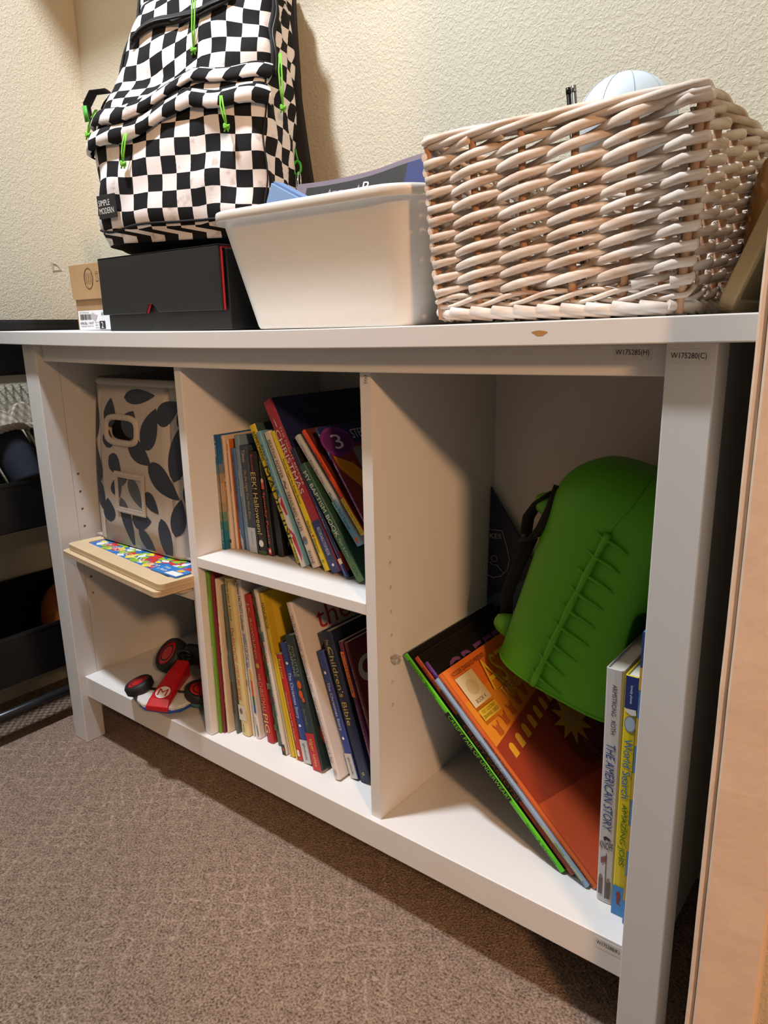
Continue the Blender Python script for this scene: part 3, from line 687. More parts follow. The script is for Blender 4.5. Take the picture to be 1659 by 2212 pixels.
# ---------------------------------------------------------------- books
def book(name, label, group, x, y, z, h, tilt, t, d, col, spine=(), cover=(), paper=False, cat='book', cov_col=None, rz=0.0):
    """local frame: spine on the plane y=0 facing the room, thickness along x, height along z; tilt leans the top towards -x when negative"""
    r = thing(name, label, cat, (x, y, z), (0, radians(tilt), radians(rz)), group)
    c = 0.0005 if paper else 0.0016
    ov = 0.0 if paper else 0.0022
    b = MB()
    # U shaped cover: two boards joined by a gently rounded spine
    prof = [(0, d), (0, 0.0022), (t * 0.12, 0.0006), (t * 0.5, 0.0), (t * 0.88, 0.0006), (t, 0.0022), (t, d), (t - c, d), (t - c, c + 0.001), (c, c + 0.001), (c, d)]
    b.prism(prof, 0, h, 'z')
    b.mi = [0] * len(b.f)
    mats = [mat('cover_' + col[1:], col, 0.42 if paper else 0.48)]
    if cov_col:
        mats.append(mat('cover_' + cov_col[1:], cov_col, 0.42))
        b.mi[2 + 5] = 1; b.mi[2 + 0] = 1
    cv = b.build('cover', mats, r, bevel=0.0004 if not paper else 0, seg=1)
    b = MB(); b.box(c * 1.02, t - c * 1.02, c + 0.0015, d - ov - 0.0005, ov, h - ov); b.build('pages', M_page, r)
    p = Print(); yt = -0.0003
    for it in spine:
        k = it[0]; yt -= 0.00003; ys = yt
        if k == 'b':      # colour band s0,s1 from the top, a0,a1 across
            _, s0, s1, a0, a1, cc = it
            p.poly([(a0 * t, ys, h * (1 - s1)), (a1 * t, ys, h * (1 - s1)), (a1 * t, ys, h * (1 - s0)), (a0 * t, ys, h * (1 - s0))], cc)
        elif k == 't':    # text running down the spine
            _, s, s0, s1, a0, a1, cc = it[:7]; sk = it[7] if len(it) > 7 else 0
            p.text(s, (a0 * t, yt, h * (1 - s0)), (0, 0, -(s1 - s0) * h), ((a1 - a0) * t, 0, 0), cc, 0) if not sk else p.text(s, (a0 * t, yt, h * (1 - s0)), (0, 0, -(s1 - s0) * h), ((a1 - a0) * t, 0, 0), cc, sk)
        elif k == 'h':    # text set across the spine
            _, s, s0, s1, a0, a1, cc = it
            p.text(s, (a0 * t, yt, h * (1 - s1)), ((a1 - a0) * t, 0, 0), (0, 0, (s1 - s0) * h), cc)
        elif k == 'p':    # polygon in (a, s)
            p.poly([(a * t, yt, h * (1 - s)) for a, s in it[1]], it[2])
        elif k == 'o':    # ellipse
            _, s, a, rs, ra, cc = it; p.poly([(a * t + ra * t * cos(q), yt, h * (1 - s) + rs * h * sin(q)) for q in [2 * pi * k_ / 16 for k_ in range(16)]], cc)
    p.build('spine_print', cv)
    if cover:
        p = Print(); lv = 0
        for it in cover:
            lv += 1; xx = t + 0.0003 + 0.00012 * lv; k = it[0]
            if k == 't':
                _, s, p0, p1, q0, q1, cc = it[:7]
                p.text(s, (xx, p0 * d, q0 * h), (0, (p1 - p0) * d, 0), (0, 0, (q1 - q0) * h), cc, it[7] if len(it) > 7 else 0)
            elif k == 'tt':   # slanted text: start, right vector, up vector in (p,q)
                _, s, o, u, w, cc = it; p.text(s, (xx, o[0] * d, o[1] * h), (0, u[0] * d, u[1] * h), (0, w[0] * d, w[1] * h), cc)
            elif k == 'p': p.poly([(xx, a * d, q * h) for a, q in it[1]], it[2])
            elif k == 'o':
                _, a, q, ra, rq, cc = it; p.poly([(xx, a * d + ra * d * cos(w), q * h + rq * h * sin(w)) for w in [2 * pi * k_ / 28 for k_ in range(28)]], cc)
        p.build('cover_print', cv)
    return r
GU, GL, GR = 'books on the upper middle shelf', 'books on the lower middle shelf', 'books leaning in the right compartment'
z = ZS + 0.0004
def grad(cols, n=None):
    out = []; m = len(cols)
    for i, c in enumerate(cols): out.append(('b', i / m, (i + 1) / m, 0.02, 0.98, c))
    return out
book('paperback', 'thin paperback fading from blue through tan to teal at the left end of its row', GU, 0.4105, 0.071, z, 0.181, -0.6, 0.0060, 0.130, '#1D5C93',
     grad(['#1D5C93', '#1F6298', '#2F6C98', '#6F7F8C', '#A88F72', '#BF9F79', '#BD9C73', '#A79368', '#6E8564', '#3A7A6C', '#1E6F72', '#1A6470']) +
     [('t', '9  BOOK', 0.05, 0.19, 0.25, 0.75, '#E8E4DA'), ('t', 'LEGENDARY CREATURES', 0.22, 0.50, 0.2, 0.75, '#2D8C8A'), ('t', 'ADAM FROST', 0.60, 0.75, 0.3, 0.7, '#C7C36A'), ('t', 'SERIES 4', 0.82, 0.95, 0.3, 0.7, '#BFD6CF')],
     [('p', [(0, 1 - (k + 1) / 12), (1, 1 - (k + 1) / 12), (1, 1 - k / 12), (0, 1 - k / 12)], c) for k, c in enumerate(['#1D5C93', '#1F6298', '#2F6C98', '#6F7F8C', '#A88F72', '#BF9F79', '#BD9C73', '#A79368', '#6E8564', '#3A7A6C', '#1E6F72', '#1A6470'])], True)
book('paperback', 'cream paperback with small dark capitals down the spine, beside the blue-to-teal one', GU, 0.4178, 0.0795, z, 0.179, -1.3, 0.0070, 0.150, '#D9BFA4',
     [('t', 'CALVIN AND HOBBES 2', 0.03, 0.36, 0.28, 0.72, '#4A3A33'), ('t', 'BILL WATTERSON', 0.40, 0.66, 0.28, 0.72, '#4A3A33'), ('o', 0.93, 0.5, 0.018, 0.3, '#4A3A33')], (), True)
book('paperback', 'narrow pinkish cream paperback with tiny capitals, a little lower than its orange-topped neighbours', GU, 0.4280, 0.083, z, 0.173, -2.2, 0.0052, 0.150, '#DDC2AC',
     [('t', 'MY FIRST BOOK OF GREAT MACHINES', 0.12, 0.47, 0.3, 0.65, '#40342f'), ('b', 0.04, 0.1, 0.55, 0.98, '#E0A526')], (), True, cov_col='#C96A2B')
book('hardback', 'worn blue hardback with faded capitals and scuffed pale edges', GU, 0.4345, 0.0865, z, 0.160, -2.6, 0.0090, 0.135, '#4F6F9E',
     [('t', 'THE TALE OF PETER RABBIT', 0.06, 0.62, 0.25, 0.75, '#2E476F'), ('t', 'BEATRIX', 0.8, 0.95, 0.3, 0.7, '#C3CAD5'), ('p', [(0.5, 0.84), (1, 0.9), (1, 1), (0.6, 1)], '#CFC5B8')])
book('hardback', 'pale grey-blue hardback standing taller than the worn blue one', GU, 0.4464, 0.0868, z, 0.180, -3.4, 0.0110, 0.150, '#7A94A8',
     [('t', 'HELLO LITTLE ONE', 0.30, 0.52, 0.2, 0.5, '#DDE4E6'), ('t', 'A book of blessings', 0.55, 0.80, 0.3, 0.6, '#42586b')])
book('board_book', 'slate-blue board book with serif lettering and a pale panel at the foot of its spine', GU, 0.4586, 0.0852, z, 0.166, -3.6, 0.0172, 0.140, '#3C4857',
     [('b', 0.76, 1.0, 0.0, 1.0, '#B9C0C4'), ('t', 'Tillman', 0.04, 0.15, 0.3, 0.7, '#C8C2AE'), ('t', 'On the Night You Were Born', 0.22, 0.68, 0.25, 0.7, '#B9A277'), ('t', 'FEIWEL', 0.80, 0.93, 0.42, 0.6, '#7a7f86')])
book('board_book', 'black board book with thin yellow hand lettering and a white ghost near the foot', GU, 0.4785, 0.086, z, 0.159, -4.4, 0.0170, 0.130, '#141211',
     [('t', 'Boynton', 0.03, 0.19, 0.2, 0.6, '#B5486A'), ('t', 'EEK! Halloween!', 0.20, 0.80, 0.12, 0.72, '#D8C07F'), ('o', 0.89, 0.45, 0.035, 0.3, '#E8E2D8'), ('b', 0.96, 1, 0, 1, '#3F5A33')])
book('board_book', 'black board book with orange lettering and a red square at the foot', GU, 0.4970, 0.0885, z, 0.154, -4.6, 0.0105, 0.128, '#12100f',
     [('t', 'Boynton', 0.06, 0.22, 0.2, 0.6, '#6E8B3A'), ('t', 'Spooky Pookie', 0.36, 0.88, 0.12, 0.72, '#D9664A'), ('b', 0.24, 0.33, 0.15, 0.7, '#C7543A'), ('o', 0.245, 0.42, 0.022, 0.25, '#E6B7B2'), ('b', 0.92, 0.985, 0.05, 0.75, '#C8262C'), ('o', 0.952, 0.4, 0.018, 0.18, '#EEEEEE')])
book('board_book', 'plain black board book tucked behind the leaning yellow spine', GU, 0.5110, 0.093, z, 0.098, -7.0, 0.0125, 0.125, '#0e0d0d', [], [('t', 'hq', 0.10, 0.3, 0.12, 0.2, '#8a8a3a')])
book('hardback', 'yellow hardback with bold black capitals, leaning left as the first of the slanting row', GU, 0.5604, 0.0832, z, 0.214, -23.3, 0.0135, 0.190, '#E3C81F',
     [('t', 'BEMELMANS', 0.05, 0.26, 0.25, 0.68, '#262114'), ('t', 'MADELINE', 0.30, 0.86, 0.1, 0.85, '#1E1A10'), ('t', 'VIKING', 0.88, 0.98, 0.3, 0.6, '#262114')], (), cov_col='#3E5550')
book('hardback', 'light blue hardback with a red and white flag pattern on the lower spine', GU, 0.5780, 0.0765, z, 0.206, -23.0, 0.0085, 0.180, '#6FA3B8',
     [('b', 0.49, 1.0, 0, 1, '#D9D3CF'), ('p', [(0.1, 0.53), (0.9, 0.48), (1.0, 0.62), (0.6, 0.62)], '#B8283A'), ('p', [(0, 0.70), (0.9, 0.76), (1, 0.80), (0.0, 0.74)], '#B8283A'), ('p', [(0.1, 0.78), (0.95, 0.76), (1, 0.91), (0.6, 0.97)], '#B8283A'), ('t', 'Arlo Tours the UK', 0.09, 0.47, 0.2, 0.75, '#24384A')])
book('hardback', 'cream hardback with grey serif capitals and a tiny animal picture near the foot', GU, 0.5945, 0.0802, z, 0.207, -24.2, 0.0135, 0.180, '#D6C5B3',
     [('t', 'BEATRIX POTTER', 0.06, 0.34, 0.25, 0.70, '#4E463F'), ('t', 'TREASURED TALES', 0.44, 0.73, 0.25, 0.72, '#4E463F'), ('t', '~', 0.36, 0.42, 0.3, 0.7, '#6b6259'), ('o', 0.80, 0.5, 0.03, 0.3, '#6d6a60'), ('o', 0.815, 0.55, 0.015, 0.2, '#5c87a8'), ('t', 'WARNE', 0.87, 0.97, 0.25, 0.75, '#4E463F')])
book('hardback', 'bright yellow hardback with small black lettering beside the tall crimson one', GU, 0.6185, 0.080, z, 0.213, -26.4, 0.0115, 0.190, '#E5CB26',
     [('t', 'How to Catch the Easter Bunny', 0.20, 0.52, 0.2, 0.75, '#2a2512'), ('t', 'Wallace', 0.64, 0.73, 0.25, 0.7, '#2a2512'), ('o', 0.75, 0.5, 0.008, 0.2, '#A0372c'), ('t', 'Elkerton', 0.77, 0.87, 0.25, 0.7, '#2a2512'), ('o', 0.93, 0.5, 0.012, 0.22, '#8f9440')], cov_col='#5f6d2c')
book('storybook', 'tall crimson storybook with silver capitals and a navy band at the foot of its spine', GU, 0.6345, 0.0785, z, 0.262, -27.5, 0.0190, 0.195, '#A32A3A',
     [('b', 0.70, 1.0, 0.08, 0.92, '#2B3566'), ('t', 'THE NIGHT BEFORE', 0.16, 0.50, 0.70, 0.90, '#D8C7C4'), ('t', 'CHRISTMAS', 0.17, 0.54, 0.12, 0.58, '#E2D4D0'), ('t', 'RECORDABLE STORYBOOK', 0.74, 0.90, 0.35, 0.66, '#C9CCDA'), ('o', 0.955, 0.5, 0.008, 0.12, '#E6E6EE'), ('p', [(0.5, 0.10), (0.58, 0.15), (0.5, 0.16), (0.46, 0.13)], '#D8C7C4')],
     [('t', 'THE NIGHT BEFORE', 0.3, 0.9, 0.88, 0.92, '#5a4a58'), ('p', [(0.30, 0.62), (1.0, 0.62), (1.0, 0.76), (0.30, 0.76)], '#8C7A66'), ('t', 'STEP READERS', 0.40, 0.75, 0.65, 0.71, '#3b302a'), ('t', 'BK', 0.82, 0.95, 0.66, 0.71, '#3b302a'), ('p', [(0.35, 0.55), (1.0, 0.60), (1.0, 0.64), (0.35, 0.59)], '#B0341F')], cov_col='#1D2148')
book('paperback', 'slim black and navy paperback squeezed between the crimson storybook and the green book', GU, 0.6635, 0.075, z, 0.196, -29.0, 0.0065, 0.150, '#232A52',
     [('t', 'on the Radio', 0.45, 0.62, 0.3, 0.7, '#8C97C8'), ('b', 0.85, 0.89, 0, 1, '#D8C9A8'), ('b', 0.89, 0.98, 0.0, 0.55, '#4d5aa0')], [('p', [(0.0, 0.05), (0.25, 0.05), (0.25, 0.2), (0, 0.2)], '#8F2A2A')], True, cov_col='#181d17')
book('hardback', 'dark green hardback with silver serif lettering at the right end of the upper row', GU, 0.6885, 0.0715, z, 0.181, -34.4, 0.0125, 0.150, '#2E5A4A',
     [('b', 0.55, 1.0, 0, 1, '#3F6440'), ('b', 0.8, 1.0, 0, 1, '#55783F'), ('t', 'MY BAPTISM BOOK', 0.06, 0.62, 0.2, 0.78, '#CFD6CC'), ('t', 'Piper & Khan', 0.64, 0.80, 0.25, 0.7, '#A9BFA9'), ('t', 'LION', 0.87, 0.95, 0.25, 0.72, '#1c2a1a')], cov_col='#24432f')
book('hardback', 'pale grey hardback with red and black lettering and an orange starfish at the foot', GU, 0.6822, 0.0795, 0.4905, 0.177, -38.5, 0.0098, 0.150, '#B9C3C6',
     [('b', 0.60, 1.0, 0.0, 1, '#6FA0BE'), ('t', 'When I Pray for You', 0.08, 0.45, 0.2, 0.75, '#B23A3A'), ('t', 'Matthew Paul Turner', 0.53, 0.86, 0.2, 0.75, '#2c3338'), ('p', [(0.1, 0.93), (0.4, 0.94), (0.5, 0.90), (0.65, 0.94), (0.95, 0.94), (0.7, 0.96), (0.8, 0.99), (0.5, 0.975), (0.2, 0.995), (0.35, 0.96)], '#D96A3A')])
book('paperback', 'orange-red paperback whose lower spine turns yellow, leaning on the pale grey hardback', GU, 0.6897, 0.0795, 0.5070, 0.167, -38.2, 0.0068, 0.130, '#D84A22',
     [('t', 'PALLISTER / BOLSTER', 0.22, 0.46, 0.2, 0.8, '#4a1c10'), ('b', 0.66, 1.0, 0.0, 1, '#E2B727'), ('t', 'WILD WORLD WAR: FIERCEST FEUDS', 0.67, 0.99, 0.2, 0.78, '#4a3a10')],
     [('p', [(0.1, 0.55), (0.5, 0.55), (0.5, 0.95), (0.1, 0.95)], '#3d2416')], True, cov_col='#5e2a1c')
book('paperback', 'purple and navy children\'s reader with a round badge numbered 3 on its cover', GU, 0.7010, 0.0800, 0.5130, 0.158, -34.0, 0.0042, 0.130, '#7A2C6E',
     [('b', 0, 0.3, 0, 1, '#2A3A6E'), ('t', 'DEEP SEA', 0.06, 0.26, 0.25, 0.75, '#C9CCE0'), ('t', 'CREEPY CRAWLERS TO TAKE YOU ON THE RETURN', 0.34, 0.98, 0.25, 0.75, '#E0B8D4')],
     [('p', [(0, 0.80), (1, 0.80), (1, 1), (0, 1)], '#1E2A5C'), ('p', [(0.0, 0.0), (1, 0.0), (1, 0.78), (0.0, 0.78)], '#7A2A1F'), ('p', [(0.02, 0.72), (0.25, 0.62), (0.55, 0.28), (0.5, 0.18), (0.28, 0.3), (0.02, 0.6)], '#D98A22'), ('p', [(0.35, 0.52), (0.95, 0.52), (0.95, 0.76), (0.35, 0.76)], '#8C8A80'), ('o', 0.18, 0.84, 0.24, 0.145, '#7A2F7E'), ('o', 0.18, 0.84, 0.20, 0.12, '#5E2468'), ('t', '3', 0.11, 0.25, 0.77, 0.91, '#F0E8F0'), ('t', 'STEP INTO', 0.44, 0.95, 0.84, 0.93, '#D8DCE4')], True)

z = ZB + 0.0004
def low(*a, **k): return book(*a, **k)
low('picture_book', 'leaf-green slim picture book at the left end of the lower row', GL, 0.4107, 0.033, z, 0.278, 0, 0.0058, 0.215, '#6C9A2E', [('t', 'INNOCENTI', 0.45, 0.57, 0.25, 0.7, '#DDE8C8'), ('t', 'CREATIVE', 0.88, 0.95, 0.25, 0.6, '#C8DAA8')])
low('picture_book', 'plain dark red picture book next to the leaf-green one', GL, 0.4168, 0.037, z, 0.278, 0, 0.0045, 0.210, '#7A1F2A')
low('picture_book', 'cream picture book whose spine is dotted with small orange, blue and red drawings', GL, 0.4226, 0.041, z, 0.266, -0.25, 0.0044, 0.200, '#D9C7AC',
    [('t', 'Chris Riddell', 0.05, 0.20, 0.2, 0.5, '#5a4a3c')] + [('o', 0.16 + 0.062 * k, 0.35 + 0.3 * ((k * 7) % 3 - 1) * 0.6, 0.012, 0.15, ['#B5622F', '#3B5E7E', '#A8372F', '#4B6B45', '#C98A2E', '#5b4436'][k % 6]) for k in range(13)] + [('t', 'a book of small things', 0.4, 0.62, 0.12, 0.3, '#6a5a4a'), ('b', 0.86, 0.99, 0.0, 0.35, '#2a2522')])
low('picture_book', 'thin grey-green picture book with a photographic dark spine', GL, 0.4362, 0.0485, z, 0.255, -2.2, 0.0046, 0.200, '#5B655F', [('b', 0.3, 0.42, 0.2, 1, '#3E4A40'), ('b', 0.46, 0.62, 0.1, 0.9, '#4D5C69'), ('b', 0.64, 0.86, 0.2, 1, '#4E3C30'), ('t', 'DINO', 0.20, 0.3, 0.2, 0.7, '#22282a')])
low('picture_book', 'wide yellow craft book with orange capitals down a pale spine', GL, 0.4457, 0.052, z, 0.267, -3.4, 0.0175, 0.205, '#D9C88E',
    [('b', 0.80, 0.90, 0, 1, '#D9CDB8'), ('t', 'Myrtle Lipton & Friends', 0.02, 0.26, 0.2, 0.6, '#6b5a2a'), ('t', 'The', 0.30, 0.36, 0.2, 0.6, '#C2592A'), ('t', 'FANTASTIC COSTUME BOOK', 0.37, 0.77, 0.15, 0.65, '#C2592A'), ('o', 0.84, 0.35, 0.02, 0.2, '#7a7166'), ('t', 'JAMES', 0.92, 0.98, 0.2, 0.55, '#8a7a3a')])
low('activity_book', 'slim white activity booklet beside the yellow craft book', GL, 0.4655, 0.0585, z, 0.262, -3.9, 0.0034, 0.200, '#D8D2CC', [('t', 'My Sticker Workbook', 0.3, 0.6, 0.25, 0.7, '#6d6a68'), ('b', 0.62, 0.66, 0.1, 0.9, '#8a8684')], (), True)
low('activity_book', 'white activity collection with blue title and orange, green and blue bars on the spine', GL, 0.4722, 0.058, z, 0.267, -4.6, 0.0105, 0.205, '#DDD7D2',
    [('t', 'Ultimate FACTIVITY Collection', 0.01, 0.31, 0.1, 0.75, '#2e2c2c'), ('t', 'SHARKS OF THE SEA', 0.33, 0.54, 0.15, 0.85, '#2B6FA8'), ('t', 'BUILD A BOATLOAD', 0.52, 0.70, 0.0, 0.25, '#3c3a38'), ('b', 0.55, 0.62, 0.55, 1.0, '#D9A02A'), ('b', 0.62, 0.72, 0.55, 1.0, '#CE5A26'), ('b', 0.72, 0.78, 0.55, 1.0, '#2F7048'), ('b', 0.78, 0.83, 0.55, 1.0, '#2A5F9E'), ('t', 'DK', 0.86, 0.92, 0.3, 0.7, '#C29A3c'), ('p', [(0.6, 0.92), (0.8, 0.9), (0.9, 0.97), (0.7, 0.99)], '#4F7A3A')], (), True)
low('hardback', 'red hardback novel with gold lettering that starts lower than its pale neighbours', GL, 0.4957, 0.0611, z, 0.245, -7.4, 0.0142, 0.160, '#B02A2C',
    [('t', 'J.K. ROWLING', 0.05, 0.42, 0.2, 0.72, '#D8A65A'), ('o', 0.47, 0.5, 0.018, 0.28, '#C9A24A'), ('t', 'THE', 0.52, 0.57, 0.3, 0.65, '#D8A65A'), ('t', 'CHRISTMAS', 0.58, 0.78, 0.12, 0.8, '#D88A5A'), ('t', 'PIG', 0.80, 0.93, 0.12, 0.82, '#E2C070')])
low('picture_book', 'thin brown and green patterned picture book leaning on the red novel', GL, 0.5165, 0.0645, z, 0.255, -8.8, 0.0100, 0.190, '#5B6A4A', [('b', 0.05 + 0.09 * k, 0.09 + 0.09 * k, 0.1 * (k % 3), 0.6 + 0.1 * (k % 4), ['#7a5a3a', '#39552f', '#8c8a70', '#6d2d2a'][k % 4]) for k in range(10)] + [('t', 'THE BUG COLLECTION', 0.6, 0.85, 0.2, 0.6, '#1f2a1c')])
low('picture_book', 'white picture book with coloured capitals and a black square at its foot', GL, 0.5420, 0.0510, z, 0.266, -9.6, 0.0078, 0.200, '#DAD3C8',
    [('t', 'DREW DAYWALT / OLIVER JEFFERS', 0.04, 0.22, 0.15, 0.55, '#3a3632'), ('b', 0.25, 0.31, 0.3, 0.75, '#4C8F9A'), ('t', 'The', 0.33, 0.37, 0.2, 0.6, '#4f5a9a'), ('t', 'DAY', 0.38, 0.44, 0.1, 0.65, '#C64A4A'), ('t', 'THE CRAYONS CAME HOME', 0.45, 0.76, 0.12, 0.65, '#56727a'), ('t', 'PHILOMEL', 0.87, 0.94, 0.2, 0.5, '#444444'), ('b', 0.935, 1.0, 0, 1, '#1c1a1a'), ('o', 0.965, 0.5, 0.014, 0.25, '#A63A36')], [])
low('hardback', 'broad yellow hardback whose cover glows between the white books', GL, 0.5550, 0.0540, z, 0.262, -10.8, 0.0110, 0.205, '#D9B62C', [('t', 'HANDBOOK', 0.06, 0.22, 0.3, 0.85, '#4a3c12'), ('b', 0.0, 1.0, 0.0, 0.2, '#D8CDB4')], [('p', [(0.0, 0.0), (0.06, 0.0), (0.06, 1), (0.0, 1)], '#C7A424')])
low('paperback', 'small red and yellow paperback in front of the yellow hardback', GL, 0.5690, 0.0535, z, 0.169, -11.7, 0.0130, 0.130, '#B8332C', [('b', 0, 1, 0.0, 0.28, '#E0C92A'), ('t', 'Best & Loved', 0.04, 0.22, 0.35, 0.8, '#E8C23a'), ('t', 'Goodness me the Clatter', 0.35, 0.82, 0.45, 0.75, '#E8B09a'), ('b', 0.90, 0.96, 0.4, 0.8, '#E6DDD4')], (), True)
for (xx, yy, hh, tl, tt, lab) in ((0.5845, 0.0542, 0.191, -11.9, 0.0165, 'blue hardback with a white foot, standing left of the dark teal pumpkin-coloured book'), (0.6675, 0.0665, 0.194, -17.7, 0.0140, 'blue hardback with a white foot, propped against the navy and gold book')):
    low('hardback', lab, GL, xx, yy, z, hh, tl, tt, 0.155, '#35488F', [('b', 0.80, 1.0, 0, 1, '#C9C5C2'), ('t', 'The Christmas Story', 0.24, 0.62, 0.25, 0.72, '#DDE0EA'), ('o', 0.165, 0.5, 0.012, 0.16, '#EDEFF6'), ('o', 0.68, 0.5, 0.012, 0.16, '#EDEFF6'), ('t', 'igloobooks', 0.83, 0.97, 0.25, 0.68, '#3b3b3f')], cov_col='#1d2440')
low('picture_book', 'dark teal picture book with orange leaf shapes and a red band at the foot', GL, 0.6085, 0.0495, z, 0.210, -13.2, 0.0190, 0.180, '#2E3F44',
    [('b', 0.72, 1.0, 0, 0.92, '#C02A2E'), ('t', 'FIVE LITTLE', 0.08, 0.30, 0.55, 0.80, '#8FA088'), ('t', 'PUMPKINS', 0.07, 0.30, 0.18, 0.46, '#8FA088'), ('o', 0.36, 0.55, 0.032, 0.22, '#DB5A22'), ('o', 0.43, 0.5, 0.03, 0.2, '#DB5A22'), ('o', 0.47, 0.65, 0.018, 0.15, '#DB5A22'), ('t', 'Ben Mantle', 0.54, 0.66, 0.35, 0.6, '#6b7d78'), ('t', 'tiger tales', 0.76, 0.97, 0.22, 0.66, '#E4C06A')],
    [('o', 0.18, 0.25, 0.12, 0.12, '#B83A22')], cov_col='#243330')
low('picture_book', 'white picture book with a big red and orange title on its cover', GL, 0.6500, 0.0495, z, 0.269, -17.7, 0.0112, 0.215, '#D8CFC8',
    [('t', 'The Elf on the Shelf', 0.07, 0.27, 0.25, 0.72, '#8a6f68'), ('t', 'A Christmas Tradition', 0.29, 0.50, 0.25, 0.72, '#8a6f68'), ('t', 'Carol V. Aebersold and Chanda A. Bell', 0.53, 0.90, 0.25, 0.72, '#8a6f68'), ('o', 0.955, 0.5, 0.015, 0.25, '#b5aaa4')],
    [('t', 'the', 0.18, 0.52, 0.80, 0.92, '#B0343A')] + [('p', [(0.16, 0.40), (0.60, 0.40), (0.62, 0.77), (0.30, 0.79), (0.15, 0.70)], '#B0343A'), ('p', [(0.18, 0.415), (0.585, 0.415), (0.605, 0.757), (0.31, 0.775), (0.17, 0.695)], '#D8CFC8'), ('t', 'E', 0.25, 0.50, 0.45, 0.74, '#C8622A')])
low('hardback', 'navy hardback with large gold lettering near the right end of the lower row', GL, 0.6828, 0.0678, z, 0.227, -16.9, 0.0205, 0.170, '#1E2740',
    [('t', 'The Lion', 0.05, 0.14, 0.3, 0.55, '#C6B26A'), ('t', "Children's Bible", 0.10, 0.62, 0.3, 0.76, '#C9B56C'), ('t', '9.', 0.93, 0.965, 0.4, 0.7, '#C9B56C')], cov_col='#141a2c')
low('paperback', 'purple paperback with an orange title box on its spine', GL, 0.7065, 0.072, z + 0.012, 0.205, -17.2, 0.0075, 0.130, '#5A2448',
    [('b', 0.07, 0.40, 0.05, 0.95, '#E0762A'), ('t', 'ROALD DAHL', 0.09, 0.38, 0.25, 0.78, '#3a1420'), ('t', 'Charlie and the Chocolate Factory', 0.46, 0.95, 0.3, 0.7, '#C9839a')], (), True, cov_col='#6a3552')
low('paperback', 'dark red paperback with a pale drawing on its cover, last before the right divider', GL, 0.7190, 0.070, z + 0.030, 0.190, -18.5, 0.0060, 0.130, '#5E1F24', [('t', 'The Wonder Story', 0.2, 0.6, 0.3, 0.7, '#c9a09a')],
    [('o', 0.22, 0.76, 0.16, 0.10, '#B9ADA6'), ('o', 0.22, 0.77, 0.09, 0.055, '#5E1F24')], True)

# right compartment
zr_ = ZB + 0.0004
book('picture_book', 'black picture book with a lime green spine, undermost of the leaning stack', GR, 0.9930, 0.0700, zr_, 0.318, -46.4, 0.0078, 0.225, '#59C81E',
     [('t', 'REYNOLDS / BROWN', 0.03, 0.21, 0.2, 0.78, '#23440f'), ('b', 0.285, 0.69, 0, 1, '#141512'), ('t', 'CREEPY PAIR OF UNDERWEAR!', 0.30, 0.68, 0.15, 0.85, '#6FCB2A'), ('t', 'Simon & Schuster', 0.79, 0.97, 0.2, 0.72, '#23440f')], (), cov_col='#171412')
book('picture_book', 'black picture book with a rust-orange spine, second from the bottom of the leaning stack', GR, 1.0050, 0.0735, zr_, 0.315, -46.2, 0.0072, 0.225, '#B5502C',
     [('t', 'REYNOLDS / BROWN', 0.05, 0.24, 0.2, 0.78, '#5a1c12'), ('b', 0.28, 0.68, 0, 1, '#1a1513'), ('t', 'CREEPY CARROTS!', 0.33, 0.67, 0.12, 0.85, '#B8502C'), ('t', 'Simon & Schuster', 0.78, 0.97, 0.2, 0.72, '#6a2a1a')], (), cov_col='#181412')
book('picture_book', 'black picture book with a violet spine and violet cover letters, middle of the leaning stack', GR, 1.0160, 0.0755, zr_, 0.310, -46.2, 0.0060, 0.225, '#6F3FA0',
     [('t', 'REYNOLDS / BROWN', 0.05, 0.24, 0.2, 0.78, '#2a1440'), ('b', 0.3, 0.7, 0, 1, '#181315')], [('t', 'CREEPY', 0.12, 0.90, 0.82, 0.955, '#7A4A86'), ('p', [(0.05, 0.0), (0.056, 0.0), (0.056, 1.0), (0.05, 1.0)], '#2a2422')], cov_col='#161312')
book('comic_album', 'grey-blue comic album with a slim spine beneath the orange one', GR, 1.0262, 0.0650, zr_, 0.292, -46.4, 0.0058, 0.215, '#8CA3BC',
     [('t', 'GOSCINNY AND UDERZO', 0.05, 0.18, 0.25, 0.7, '#46566a'), ('t', 'ASTERIX AND THE GREAT CROSSING', 0.31, 0.60, 0.2, 0.75, '#2c3442'), ('b', 0.72, 0.97, 0.5, 1, '#B8BE8A'), ('b', 0.80, 0.86, 0.4, 0.9, '#7F9A58'), ('t', 'HODDER DARGAUD', 0.84, 0.99, 0.2, 0.6, '#34506c')], (), True)
arches = []
for k in range(8):
    a, q = 0.10 + 0.095 * k, 0.545 + 0.012 * k
    arches.append(('p', [(a, q), (a + 0.05, q + 0.004), (a + 0.052, q + 0.05), (a + 0.038, q + 0.062), (a + 0.02, q + 0.062), (a + 0.004, q + 0.05)], '#E0A02A'))
crowd = []
for k in range(7):
    a, q = 0.10 + 0.10 * k, 0.655 + 0.014 * k
    crowd += [('p', [(a, q), (a + 0.05, q), (a + 0.046, q + 0.03), (a + 0.06, q + 0.055), (a + 0.05, q + 0.055), (a + 0.034, q + 0.034), (a + 0.024, q + 0.045), (a + 0.014, q + 0.034), (a - 0.004, q + 0.055), (a - 0.010, q + 0.052), (a + 0.004, q + 0.03)], '#B4581E')]
star = [(0.73 + (0.19 if k % 2 else 0.10) * cos(2 * pi * k / 20), 0.50 + (0.115 if k % 2 else 0.06) * sin(2 * pi * k / 20)) for k in range(20)]
